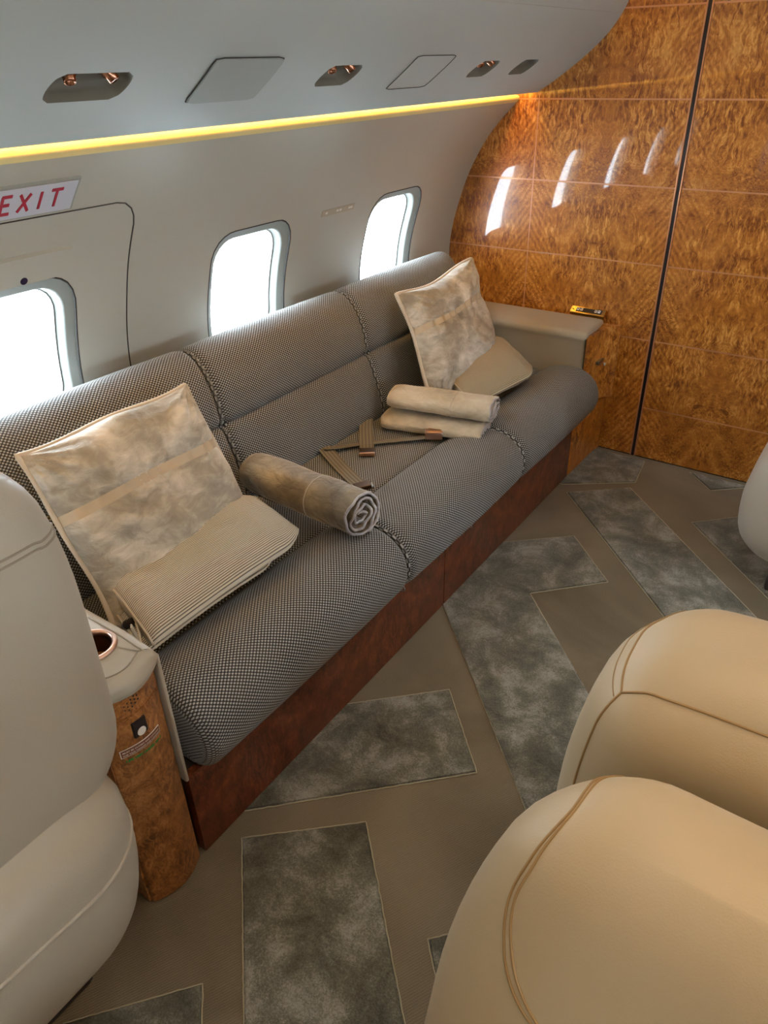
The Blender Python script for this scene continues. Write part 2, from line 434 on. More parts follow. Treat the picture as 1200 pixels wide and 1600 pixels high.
inlay([(1.30, 3.14), (1.42, 3.02), (1.56, 3.14)])
inlay([(.893, .203), (1.067, .408), (1.35, .13), (1.16, -.1)])
inlay([(1.402, .739), (1.46, .80), (1.70, .57), (1.63, .50)])

# ---------------- side walls with real window openings
WY = [-.73, .105, .935, 1.789, 2.622]
WZ, WHY, WHZ, WR = .955, .188, .212, .085
Z0, Z1 = .69, 1.22
def side_wall(name, side):
    s = Sheet(fW, side)
    zs = [Z1+(1.444-Z1)*i/10 for i in range(11)]
    ys = [YR+(YB-YR)*i/12 for i in range(13)]
    s.grid(ys, [Z0*i/8 for i in range(9)]); s.grid(ys, zs)
    cuts = [YR]+[(a+b)/2 for a, b in zip(WY, WY[1:])]+[YB]
    for i, yc in enumerate(WY):
        s.cell(cuts[i], cuts[i+1], Z0, Z1, rrect(yc, WZ, WHY, WHZ, WR))
    o = s.make(name, 'wall'); props(o, kind='structure')
    # thickness behind the panel and the rolled top lip that catches the cove light
    lip = [(.334, 1.4515), (.3375, 1.4565), (.3375, 1.462), (.333, 1.467), (.325, 1.470), (.312, 1.4715), (.296, 1.471), (.27, 1.472), (.25, 1.49), (.243, 1.54), (.243, 1.62)]
    V = []; F = []
    lip = [tuple(surf(fW, 0, 1.444)[0].xz)]+lip
    for y in (YR, YB):
        for x, z in lip: V.append(((2*XC-x) if side else x, y, z))
    n = len(lip)
    for i in range(n-1): F.append((i, n+i, n+i+1, i+1))
    c = mesh('cove_ledge', V, F, 'cove', o)
    return o
wl = side_wall('wall_left', 0); wr_ = side_wall('wall_right', 1)
def outer_skin(name, side):
    # fuselage skin outside the liner: closes the light off between the windows
    V = []; F = []; zz = [0, .4, .8, 1.2, 1.5, 1.7, 1.9, 2.05]; 
    return None

wn = 0
for side in (0, 1):
    for yc in WY:
        wn += 1
        s = Sheet(fW, side)
        o_ = rrect(yc, WZ, WHY, WHZ, WR); i_ = rrect(yc, WZ-.002, WHY-.040, WHZ-.042, WR-.014)
        e_ = rrect(yc, WZ-.002, WHY-.042, WHZ-.044, WR-.014)
        def rg(pts, off, flat=None):
            ids = []
            for (y, z) in pts:
                p, n = surf(s.f, y, z, off, side); s.V.append(p); s.N.append(n); ids.append(len(s.V)-1)
            return ids
        seq = []
        for t, off in ((0, .0), (.0, -.004), (.03, -.007), (.08, -.008), (.66, -.012), (.74, -.014), (.80, -.020), (.94, -.036), (1.0, -.038), (1.0, -.045)):
            seq.append(rg([(a[0]*(1-t)+b[0]*t, a[1]*(1-t)+b[1]*t) for a, b in zip(o_, i_)], off))
        seq.append(rg(e_, -.075))
        for a, b in zip(seq, seq[1:]):
            for i in range(len(a)): s.quad(a[i], a[(i+1) % len(a)], b[(i+1) % len(b)], b[i])
        fr = mesh('window_%d' % wn, s.V, s.F, 'frame'); props(fr, kind='structure')
        fr.data.set_sharp_from_angle(angle=R(50))
        mesh('seal', *tube_geo([surf(fW, y, z, -.0015, side)[0] for y, z in rrect(yc, WZ, WHY-.002, WHZ-.002, WR)], .0028, 6, True), 'seal', fr)
        mesh('inner_seal', *tube_geo([surf(fW, y, z, -.039, side)[0] for y, z in i_], .002, 6, True), 'line', fr)
        # curved pane
        V = []; F = []; hz = WHZ-.042; hy = WHY-.036
        V = [surf(fW, y, z, -.062, side)[0] for y, z in e_]+[surf(fW, yc, WZ, -.062, side)[0]]
        n = len(e_); F = [(i, (i+1) % n, n) for i in range(n)]
        mesh('pane', V, F, 'glass', fr)

# hatch gap line around the exit window, handle cover above it
def on_wall(pts, off=.0, f=fW): return [surf(f, y, z, off)[0] for y, z in pts]
hl = rrect(.70, .83, .585, .49, .07, 40)
g = tube('trim_1', on_wall(hl, .0), .0022, 'line', None, 6, True); props(g, kind='structure')
def slab_on(name, y0, y1, z0, z1, th, m, parent=None, f=fW, r=.01, base=0.0, n=10, shear=0):
    """plate with rounded corners that follows the curved liner"""
    hole = rrect((y0+y1)/2, (z0+z1)/2, (y1-y0)/2, (z1-z0)/2, r, n, shear=shear)
    yc, zc = (y0+y1)/2, (z0+z1)/2; N = len(hole); V = []; F = []; rows = []
    b = min(.0015, th/2)
    for sc_, off in ((1, base), (1, base+th-b), (1-.004, base+th), (.66, base+th), (.33, base+th)):
        rows.append(len(V)); V += [surf(f, yc+(y-yc)*sc_, zc+(z-zc)*sc_, off)[0] for y, z in hole]
    V.append(surf(f, yc, zc, base+th)[0])
    for a, c in zip(rows, rows[1:]):
        for i in range(N): F.append((a+i, a+(i+1) % N, c+(i+1) % N, c+i))
    for i in range(N): F.append((rows[-1]+i, rows[-1]+(i+1) % N, len(V)-1))
    o = mesh(name, V, F, m, parent); o.data.set_sharp_from_angle(angle=R(35)); return o
hc = slab_on('handle_cover', .775, 1.096, 1.172, 1.238, .013, 'wall', None, r=.006)
props(hc, 'flat cream cover with a dark round button above the exit window', 'cover')
p, n = surf(fW, .966, 1.182, .013); cyl('button', p, n, .0095, .004, 'purple', hc, bev=.001)
# EXIT sign
sg = slab_on('exit_sign', .845, 1.078, 1.330, 1.400, .006, 'frame', None, r=.002)
props(sg, 'white plate reading EXIT in red letters on the wall over the hatch', 'sign')
slab_on('sign_face', .848, 1.072, 1.333, 1.396, .0015, 'signface', sg, r=.0015, base=.006)
def glyph(strokes, y, w, h, z, parent, t=.0062, off=.0086):
    V = []; F = []
    for a, b in strokes:
        a = Vector(a); b = Vector(b); d = (Vector(((b.x-a.x)*w, (b.y-a.y)*h))).normalized(); q = Vector((-d.y, d.x))*t/2
        A = Vector((y+a.x*w, z+a.y*h)); B = Vector((y+b.x*w, z+b.y*h))
        k = len(V)
        for pnt in (A-q, B-q, B+q, A+q):
            V.append(surf(fW, pnt.x, pnt.y, off)[0])
        for pnt in (A-q, B-q, B+q, A+q): V.append(surf(fW, pnt.x, pnt.y, off-.0012)[0])
        F += [(k, k+1, k+2, k+3), (k, k+4, k+5, k+1), (k+1, k+5, k+6, k+2), (k+2, k+6, k+7, k+3), (k+3, k+7, k+4, k)]
    mesh('letter', V, F, 'red', parent, smooth=False)
zb = 1.346; hh = .037
glyph([((0, 0), (0, 1)), ((-.1, 1), (1, 1)), ((0, .52), (.85, .52)), ((-.1, 0), (1, 0))], .894, .021, hh, zb, sg)
glyph([((0, 0), (1, 1)), ((0, 1), (1, 0))], .934, .025, hh, zb, sg)
glyph([((0, 0), (0, 1))], .985, .02, hh, zb, sg)
glyph([((.5, 0), (.5, 1)), ((-.05, 1), (1.05, 1))], 1.010, .026, hh, zb, sg)
# small instruction plate between windows
pl = slab_on('instruction_plate', 2.122, 2.312, 1.138, 1.160, .002, 'band', None, r=.002)
props(pl, 'narrow metallic instruction plate between the two far windows', 'plate')
for yy in (2.142, 2.205, 2.222, 2.275, 2.288): slab_on('print_mark', yy, yy+.012, 1.146, 1.153, .0006, 'white', pl, r=.001, base=.002, n=4)

# ---------------- soffit (overhead valance) with recesses
GS = [(.940, .085), (1.665, .071), (2.417, .068), (2.712, .068)]     # recess centre Y, half length
def soffit(name, side):
    s = Sheet(fS, side); za, zb_ = 1.530, 1.622
    ys = [YR+(YB-YR)*i/12 for i in range(13)]
    s.grid(ys, [1.483+(za-1.483)*i/4 for i in range(5)]); s.grid(ys, [zb_+(1.85-zb_)*i/14 for i in range(15)])
    zs = [za+(zb_-za)*i/10 for i in range(11)]
    if side: s.grid(ys, zs); return s.make(name, 'soffit')
    edge = YR
    for yc, hy in GS:
        s.grid([edge, (edge+yc-hy-.02)/2, yc-hy-.02], zs); s.cell(yc-hy-.02, yc+hy+.02, za, zb_, rrect(yc, 1.572, hy, .0215, .0205, 10, shear=.25), 10, 5)
        edge = yc+hy+.02
    s.grid([edge, YB], zs)
    return s.make(name, 'soffit')
sf = soffit('trim_2', 0); sf2 = soffit('trim_3', 1)
for o_, side in ((sf, 0), (sf2, 1)):
    props(o_, kind='structure')
    # underside lip and the lamp cavity behind it
    lip = [(.42, 1.483), (.414, 1.479), (.405, 1.480), (.398, 1.486), (.392, 1.50), (.388, 1.60), (.30, 1.64), (.243, 1.64)]
    V = []; F = []
    for y in (YR, YB):
        for x, z in lip: V.append(((2*XC-x) if side else x, y, z))
    n = len(lip)
    for i in range(n-1): F.append((i, i+1, n+i+1, n+i))
    mesh('soffit_lip', V, F, 'soffit', o_)
    V = []; F = []
    sx = (lambda x: 2*XC-x) if side else (lambda x: x)
    b = box('led_strip', (min(sx(.362), sx(.384)), YR+.02, 1.545), (max(sx(.362), sx(.384)), YB-.03, 1.57), 'led', o_, bev=.003)
for gi, (yc, hy) in enumerate(GS):
    s = Sheet(fS, 0); h0 = rrect(yc, 1.572, hy, .0215, .0205, 10, shear=.25); rows = []
    for t, off in ((0, 0), (.02, -.002), (.0, -.02), (.12, -.030), (.4, -.034), (.8, -.035)):
        rows.append([s.v(yc+(y-yc)*(1-t), 1.572+(z-1.572)*(1-t), off) for y, z in h0])
    c = s.v(yc, 1.572, -.035)
    for a, b in zip(rows, rows[1:]):
        for i in range(len(a)): s.quad(a[i], a[(i+1) % len(a)], b[(i+1) % len(b)], b[i])
    for i in range(len(rows[-1])): s.F.append((rows[-1][i], rows[-1][(i+1) % 40], c))
    nm = ['overhead recess nearest the exit sign holding two copper nozzles', 'overhead recess above the middle window holding copper nozzles', 'overhead recess beside the far outlined access panel with copper fittings', 'empty grey overhead recess closest to the burl wood bulkhead'][gi]
    r_ = mesh('air_recess', s.V, s.F, 'recess'); r_.data.set_sharp_from_angle(angle=R(60)); props(r_, nm, 'vent', 'overhead recesses along the soffit')
    if gi < 3:
        for k, dy in enumerate((-.42*hy, .48*hy)):
            p, n = surf(fS, yc+dy, 1.582, -.030)
            ax = (n+Vector((.0, .35*(-1 if k == 0 else 1), -.25))).normalized()
            lathe('nozzle', p, ax, [(.0, .0), (.016, 0), (.0165, .006), (.014, .010), (.014, .016), (.011, .020), (.0105, .030), (.0075, .031), (.007, .024), (0, .023)], 'copper', r_, 20)
# access panels
ap = slab_on('access_panel', 1.201, 1.404, 1.5375, 1.613, .005, 'hatchgrey', sf, f=fS, r=.008, base=.001, shear=.05)
bp = slab_on('access_panel', 1.945, 2.150, 1.535, 1.611, .0012, 'soffit', sf, f=fS, r=.008, shear=.05)
for (a, b, c, d, rr) in ((1.201, 1.404, 1.5375, 1.613, .0013), (1.945, 2.150, 1.535, 1.611, .0010)):
    mesh('panel_gap', *tube_geo([surf(fS, y, z, .0022)[0] for y, z in rrect((a+b)/2, (c+d)/2, (b-a)/2+.001, (d-c)/2+.001, .008, 10, shear=.05)], rr, 5, True), 'line', sf)
V, F = tube_geo([(.7245, YR, 1.7315), (.7245, YB, 1.7315)], .0018, 6); mesh('crease_bead', V, F, 'wall', sf)

# ---------------- ceiling
V = []; F = []
cp_ = [(.76, 1.85), (.765, 1.875), (.78, 1.89), (.80, 1.90), (.86, 1.93), (1.0, 1.945)]
cp_ += [(XC, 1.95)]+[(2*XC-x, z) for x, z in reversed(cp_)]
for y in (YR, YB):
    for x, z in cp_: V.append((x, y, z))
n = len(cp_)
for i in range(n-1): F.append((i, i+1, n+i+1, n+i))
ce = mesh('ceiling', V, F, 'ceiling'); props(ce, kind='structure')
for x in (.800, 2*XC-.80): box('led_strip', (x-.012, YR+.05, 1.868), (x+.012, YB-.03, 1.880), 'led2', ce, bev=.003)
# rear partition
rp = box('wall_back', (-.1, YR-.05, 0), (3.25, YR, 2.0), 'ceiling', bev=0); props(rp, kind='structure')

# ---------------- bulkhead: substrate and burl panels
bk = box('wall_front', (-.12, YB+.006, 0), (3.25, YB+.06, 2.0), 'seal', bev=0); props(bk, kind='structure')
rowz = [.004, .245, .55, .862, 1.155, 1.456, 1.746, 1.99]
colx = [(-.08, .4225), (.4275, 1.019), (1.045, 1.72), (1.726, 2.38), (2.386, 3.05), (3.056, 3.2)]
for ci, (xa, xb) in enumerate(colx):
    rz = rowz if ci != 1 else [.004]+rowz[2:]
    if ci == 0: rz = [.004]+rowz[3:]
    for za, zb_ in zip(rz, rz[1:]):
        box('panel', (xa, YB, za+.0028), (xb, YB+.02, zb_-.0028), 'burl', bk, bev=.0006)
for z in rowz[1:-1]:
    box('inlay_strip', (.0, YB-.0003, z-.0027), (1.019, YB+.018, z+.0027), 'inlaymetal', bk, bev=0) if z > .3 else None
    box('inlay_strip', (1.045, YB-.0003, z-.0027), (3.15, YB+.018, z+.0027), 'inlaymetal', bk, bev=0)
box('inlay_strip', (.4226, YB-.0003, .5), (.4274, YB+.018, 1.98), 'inlaymetal', bk, bev=0)
for xa in (1.0195, 1.0385): box('joint_strip', (xa, YB-.0025, .004), (xa+.006, YB+.02, 1.99), 'inlaymetal', bk, bev=.001)
box('joint_strip', (1.0256, YB+.001, .004), (1.0384, YB+.02, 1.99), 'black', bk, bev=0)

# ================================================================== sofa
def loft(name, prof, y0, y1, r, m, parent, crown=.0, uoff=0.0, rr=None, n_end=6, n_mid=10):
    """closed XZ profile swept along Y, ends rounded by shrinking the profile, UVs in metres"""
    P = [Vector((a, b)) for a, b in prof]; N = len(P); P_c = sum(P, Vector((0, 0)))/N
    nr = []
    for i in range(N):
        t = (P[(i+1) % N]-P[i-1]).normalized(); nr.append(Vector((t.y, -t.x)))
    area_ = sum(P[i].x*P[(i+1) % N].y-P[(i+1) % N].x*P[i].y for i in range(N))
    if area_ < 0: nr = [-q for q in nr]
    L = [0]
    for i in range(1, N): L.append(L[-1]+(P[i]-P[i-1]).length)
    secs = []
    for k in range(n_end+1):
        a = math.pi/2*k/n_end; secs.append((y0+r*(1-math.sin(a)), r*(1-math.cos(a))))
    secs = [(y0+r*(1-math.sin(math.pi/2*(1-k/n_end))), r*(1-math.cos(math.pi/2*(1-k/n_end)))) for k in range(n_end+1)]
    secs = [(y0+r*(1-math.cos(math.pi/2*k/n_end)), r*(1-math.sin(math.pi/2*k/n_end))) for k in range(n_end+1)]
    mid = [(y0+r+(y1-y0-2*r)*k/n_mid, 0) for k in range(1, n_mid)]
    end = [(y0+y1-y, d) for y, d in reversed(secs)]
    allv = secs+mid+end; V = []; UV = []; F = []
    for (y, d) in allv:
        c = crown*(1-((2*y-y0-y1)/(y1-y0))**2)
        for i in range(N):
            q = P[i]-nr[i]*(d-c); V.append((q.x, y, q.y)); UV.append((y+uoff, L[i]+d*.0))
    S = len(allv)
    for j in range(S-1):
        for i in range(N): F.append((j*N+i, j*N+(i+1) % N, (j+1)*N+(i+1) % N, (j+1)*N+i))
    # end caps by fan to centroid ring (own UVs follow X and Z)
    for j, flip in ((0, False), (S-1, True)):
        base = len(V); y = allv[j][0]
        for i in range(N):
            v = V[j*N+i]; V.append(v); UV.append((v[0]+.3, v[2]))
        ids = list(range(base, base+N)); F.append(tuple(reversed(ids)) if not flip else tuple(ids))
    me_o = mesh(name, V, F, m, parent, UV)
    bm = bmesh.new(); bm.from_mesh(me_o.data); bmesh.ops.recalc_face_normals(bm, faces=bm.faces); bm.to_mesh(me_o.data); bm.free()
    me_o.data.set_sharp_from_angle(angle=R(50))
    return me_o
sofa = empty('sofa', (.45, 1.79, 0), 'long three seat sofa in black and cream basket weave tweed under the windows', 'sofa')
def smoothp(pts, n=4): return [tuple(p) for p in catmull([(a, b) for a, b in pts], n, True)] if False else [(p.x, p.y) for p in catmull([(a, b, 0) for a, b in pts], n, True)]
seat_p = [(.33, .33), (.335, .43), (.40, .436), (.50, .440), (.60, .441), (.638, .436), (.648, .428), (.658, .437), (.70, .462), (.75, .474), (.81, .476), (.86, .461), (.902, .425), (.92, .375), (.915, .325), (.893, .288), (.86, .268), (.80, .265), (.70, .268), (.45, .29)]
seat_s = smoothp(seat_p)
back_p = [(.10, .40), (.22, .395), (.315, .41), (.338, .45), (.322, .53), (.298, .60), (.280, .645), (.268, .659), (.258, .664), (.262, .672), (.268, .69), (.258, .75), (.240, .80), (.220, .835), (.190, .868), (.150, .885), (.10, .872), (.062, .84), (.045, .78), (.045, .60), (.07, .45)]
back_s = smoothp(back_p)
SY = [(.648, 1.428), (1.434, 2.185), (2.191, 2.922)]
BY = [(.640, 1.395), (1.400, 2.150), (2.155, 2.905)]
for i, (a, b) in enumerate(SY):
    loft('seat_cushion', seat_s, a, b, .030, 'tweed', sofa, crown=.004, uoff=i*.003)
for i, (a, b) in enumerate(BY):
    loft('back_cushion', back_s, a, b, .030, 'tweed', sofa, crown=.004, uoff=i*.004)
# welt cords in the joints between the cushions
def welt(prof, y, r, inset, sel):
    P = [Vector((a, b)) for a, b in prof]; pts = []
    for i in sel:
        q = P[i % len(P)]; t = (P[(i+1) % len(P)]-P[i-1]).normalized(); nn = Vector((t.y, -t.x))
        ar = sum(P[k].x*P[(k+1) % len(P)].y-P[(k+1) % len(P)].x*P[k].y for k in range(len(P)))
        if ar < 0: nn = -nn
        q = q-nn*inset; pts.append((q.x, y, q.y))
    V, F = tube_geo(pts, r, 8)
    UV = [((k % 8)*.0046, math.floor(k/8)*.0037) for k, v in enumerate(V)]
    mesh('welt', V, F, 'tweed', sofa, UV)
for y in (1.431, 2.188): welt(seat_s, y, .006, .011, range(24, 66))
for y in (1.3975, 2.1525): welt(back_s, y, .006, .011, range(10, 66))
# plinth: two burl panels with a joint, dark recess under the cushions
def plinth(y0, y1):
    o = box('plinth_panel', (.835, y0, .004), (.856, y1, .265), 'burl_base', sofa, bev=.0015); return o
plinth(.620, 1.7315); plinth(1.7345, 2.812)
box('plinth_back', (.12, .622, .004), (.834, 2.812, .262), 'seal', sofa, bev=.002)
box('plinth_rail', (.60, .66, .258), (.850, 2.80, .274), 'steel', sofa, bev=.002)
for yy in (1.461, 1.878): 
    ring('clip', (.868, yy, .252), (0, 1, 0), .008, .0018, 'steel', sofa, 16, 6)

# ---------------- far arm and its wooden console
arm = empty('armrest_console', (.5, 3.05, 0), 'burl wood side console topped by a taupe leather armrest against the bulkhead', 'armrest')
def extr(name, plan, z0, z1, m, parent, bev=.002, zt=None):
    bm = bmesh.new(); vs = [bm.verts.new((x, y, z0)) for x, y in plan]; f = bm.faces.new(vs); bm.normal_update()
    if f.normal.z > 0: f.normal_flip()
    r = bmesh.ops.extrude_face_region(bm, geom=[f])
    for v in [e for e in r['geom'] if isinstance(e, bmesh.types.BMVert)]: v.co.z = z1 if zt is None else zt(v.co)
    bmesh.ops.recalc_face_normals(bm, faces=bm.faces)
    if bev:
        es = [e for e in bm.edges if e.calc_face_angle(0) > .6]; bmesh.ops.bevel(bm, geom=es, offset=bev, segments=2, affect='EDGES')
    return bm_obj(name, bm, m, parent, smooth=True, angle=35)
plan = [(.12, 2.945), (.800, 2.945)]+[(.80+.04*math.sin(R(a)), 2.985-.04*math.cos(R(a))) for a in (20, 45, 70, 90)]+[(.846, 3.04), (.856, 3.10), (.872, 3.135), (.895, 3.160), (.895, 3.166), (.12, 3.166)]
extr('console_body', plan, .27, .598, 'burl', arm)
plan2 = [(.12, 2.815), (.840, 2.815)]+[(.84+.018*math.sin(R(a)), 2.833-.018*math.cos(R(a))) for a in (30, 60, 90)]+[(.862, 3.10), (.868, 3.14), (.868, 3.166), (.12, 3.166)]
extr('console_foot', plan2, .003, .262, 'burl', arm)
# leather: inner face panel and top pad in one continuous wrap
wrap = [(2.928, .30), (2.928, .56), (2.922, .585), (2.924, .603), (2.934, .616), (2.955, .622), (3.02, .626), (3.10, .626), (3.126, .622), (3.130, .60), (3.05, .588), (2.955, .585), (2.945, .56), (2.945, .30)]
W = [(p.x, p.y) for p in catmull([(a, b, 0) for a, b in wrap], 3, True)]
V = []; F = []; xs = [.16, .3, .5, .7, .79, .812, .822, .826]; ins = [0, 0, 0, 0, 0, .0005, .003, .009]
yc_, zc_ = 3.0, .55
for x, d in zip(xs, ins):
    for i, (y, z) in enumerate(W):
        t = Vector((W[(i+1) % len(W)][0]-W[i-1][0], W[(i+1) % len(W)][1]-W[i-1][1])).normalized(); q = Vector((t.y, -t.x))
        V.append((x, y+q.x*d*(1), z+q.y*d))
n = len(W)
for j in range(len(xs)-1):
    for i in range(n): F.append((j*n+i, j*n+(i+1) % n, (j+1)*n+(i+1) % n, (j+1)*n+i))
F.append(tuple(range(n))); F.append(tuple(reversed(range((len(xs)-1)*n, len(xs)*n))))
ap_ = mesh('arm_pad', V, F, 'leather_arm', arm)
bm = bmesh.new(); bm.from_mesh(ap_.data); bmesh.ops.recalc_face_normals(bm, faces=bm.faces); bm.to_mesh(ap_.data); bm.free(); ap_.data.set_sharp_from_angle(angle=R(60))
box('latch', (.846, 3.03, .452), (.862, 3.09, .468), 'steel', arm, bev=.002, mtx=None)
cyl('push_button', (.862, 3.105, .435), (1, 0, 0), .007, .006, 'white', arm, bev=.001)
CT = Matrix.Translation((0, 3.148, .640)) @ Matrix.Rotation(R(32), 4, 'X') @ Matrix.Translation((0, -3.149, -.632))
ct = box('seat_controller', (.664, 3.130, .622), (.822, 3.168, .638), 'brass', None, bev=.002, mtx=CT)
props(ct, 'small brass control strip with four white buttons on the far armrest', 'controller')
box('control_face', (.690, 3.138, .637), (.806, 3.160, .640), 'black', ct, bev=.0008, mtx=CT)
for xa in (.694, .709, .774, .789):
    b_ = box('key', (xa, 3.142, .6395), (xa+.011, 3.156, .642), 'white', ct, bev=.001, mtx=CT)
    box('key_mark', (xa+.0035, 3.1465, .6415), (xa+.0075, 3.1515, .6425), 'black', b_, bev=0, mtx=CT)
cyl('screw', CT @ Vector((.676, 3.149, .638)), (0, 0, 1), .004, .002, 'black', ct, 12)

# ---------------- near console with cup holder
con = empty('cup_holder_console', (.5, .54, 0), 'narrow burl wood console with cup holder at the near end of the sofa', 'console')
def bow(x0, x1, y0, y1, b, n=10): 
    return [(x0, y0), (x1-.012, y0)]+[(x1+b*math.sin(math.pi*k/n)-.0*abs(k-n/2), y0+.002+(y1-y0-.004)*k/n) for k in range(n+1)]+[(x0, y1)]
extr('console_body', bow(.12, .853, .466, .607, .022), .004, .560, 'burl_console', con, bev=.002)
extr('console_band', bow(.12, .855, .465, .607, .022), .5625, .634, 'burl_console', con, bev=.002)
box('side_strip', (.2, .6082, .270), (.866, .617, .640), 'leather_daylit', con, bev=.004)
# leather cap: bowed plan, rounded edge, cup opening
plan = bow(.18, .868, .456, .613, .028, 16)
_p = []
for i in range(len(plan)):
    a, b = Vector(plan[i]), Vector(plan[(i+1) % len(plan)]); nn_ = max(1, int((b-a).length/.02))
    _p += [tuple(a.lerp(b, k/nn_)) for k in range(nn_)]
plan = _p
def cap_ring(inset, z):
    out = []
    n = len(plan); c = Vector((.6, .54))
    P = [Vector(p) for p in plan]
    for i in range(n):
        t = (P[(i+1) % n]-P[i-1]).normalized(); q = Vector((t.y, -t.x)); out.append((P[i].x-q.x*inset, P[i].y-q.y*inset, z-.010*max(0, (P[i].x-.80))/.07))
    return out
V = []; F = []; n = len(plan)
lv = [(.012, .632), (.002, .636), (0, .646), (.0015, .658), (.006, .668), (.013, .6745), (.022, .6775), (.030, .678)]
for d, z in lv: V += cap_ring(d, z)
for j in range(len(lv)-1):
    for i in range(n): F.append((j*n+i, j*n+(i+1) % n, (j+1)*n+(i+1) % n, (j+1)*n+i))
# bridge to the cup hole
CX, CY_, CR = .782, .536, .041
H0 = len(V); last = (len(lv)-1)*n
hole = []
for i in range(n):
    v = Vector(V[last+i]); a = math.atan2(v.y-CY_, v.x-CX); hole.append(a)
for i in range(n): V.append((CX+CR*math.cos(hole[i]), CY_+CR*math.sin(hole[i]), .6775))
for i in range(n): F.append((last+i, last+(i+1) % n, H0+(i+1) % n, H0+i))
F.append(tuple(reversed(range(n))))
cap = mesh('leather_cap', V, F, 'leather_daylit', con); cap.data.set_sharp_from_angle(angle=R(60))
ridge = [(x, y, z+.0015) for x, y, z in cap_ring(.026, .6775)]
tube('cap_seam', [(x, y, z) for x, y, z in ridge if x > .70 and .49 < y < .60], .0014, 'seamgrey', con, 6)
lathe('cup_holder', (CX, CY_, .678), (0, 0, 1), [(.047, -.001), (.0468, .0025), (.0450, .0042), (.0415, .005), (.0385, .0042), (.0368, .002), (.036, -.003), (.035, -.02), (.034, -.075), (.0, -.076)], 'satincopper', con, 40)
lathe('cup_liner', (CX, CY_, .678), (0, 0, 1), [(.0352, -.004), (.0342, -.02), (.0332, -.074), (.0, -.0745)], 'darkmetal', con, 40)
def fx(y, b=.022, x1=.853, y0=.470, y1=.610): return x1+b*math.sin(math.pi*min(1, max(0, (y-y0)/(y1-y0))))
# speaker holes
k = 0
for dy, dz in [(0, 0), (.0075, .004), (-.0075, -.004), (0, .009), (0, -.009), (.0075, -.005), (-.0075, .005), (.014, .009), (-.014, -.009), (.007, .013), (-.007, -.013), (.0145, -.001), (-.0145, .001)]:
    y, z = .529+dy, .589+dz; cyl('speaker_hole', (fx(y)+.0022, y, z), (1, 0, 0), .0021, .0012, 'black', con, 10)
lb = box('latch_plate', (fx(.533)-.006, .5175, .502), (fx(.533)+.0035, .5485, .541), 'black', con, bev=.002)
cyl('latch_tab', (fx(.533)+.0045, .533, .5125), (1, 0, 0), .0095, .0025, 'white', con, 20, bev=.0006)
def curved_label(name, y0, y1, z0, z1, off, m, parent, sag=0.0):
    V = []; F = []; N = 12
    for i in range(N+1):
        y = y0+(y1-y0)*i/N; s_ = sag*(1-((2*i/N)-1)**2)
        for z in (z0-s_, z1-s_): V.append((fx(y)+off, y, z))
        for z in (z1-s_, z0-s_): V.append((fx(y)+off-.0012, y, z))
    for i in range(N):
        for k in range(4): F.append((i*4+k, (i+1)*4+k, (i+1)*4+(k+1) % 4, i*4+(k+1) % 4))
    F.append((0, 1, 2, 3)); F.append((N*4+3, N*4+2, N*4+1, N*4))
    return mesh(name, V, F, m, parent, smooth=False)
pk = curved_label('placard', .486, .575, .466, .486, .0016, 'white', con); pk['label'] = 'white bordered brown placard with tiny lettering'
curved_label('placard_field', .4872, .5738, .4674, .4846, .0022, 'label', pk)
gk = curved_label('green_placard', .492, .577, .450, .464, .0012, 'burl_console', con)
def label_text(txt, y, z, size, m, parent, off, off_=.00008):
    c = bpy.data.curves.new('t', 'FONT'); c.body = txt; c.size = size; c.space_character = 1.05; c.offset = off_
    t = bpy.data.objects.new('t', c); COL.objects.link(t); dg = bpy.context.evaluated_depsgraph_get()
    me = bpy.data.meshes.new_from_object(t.evaluated_get(dg)); bpy.data.objects.remove(t)
    V = [(fx(y+v.co.x)+off, y+v.co.x, z+v.co.y) for v in me.vertices]; F = [tuple(p.vertices) for p in me.polygons]
    bpy.data.meshes.remove(me)
    mesh('lettering', V, F, m, parent, smooth=False)
label_text('MUST BE CLOSED AND LATCHED', .4895, .4775, .0052, 'white', pk, .0028)
label_text('FOR TAXI TAKEOFF AND LANDING', .4895, .4700, .0049, 'white', pk, .0028)
label_text('LIFE VEST UNDER SEAT', .4925, .4520, .0076, 'green', gk, .0018, .0006)
box('side_panel', (.20, .4625, .004), (.842, .4675, .44), 'burl_console', con, bev=.001)
cyl('hinge_screw', (.845, .466, .06), (0, -1, 0), .004, .004, 'darkmetal', con, 10)

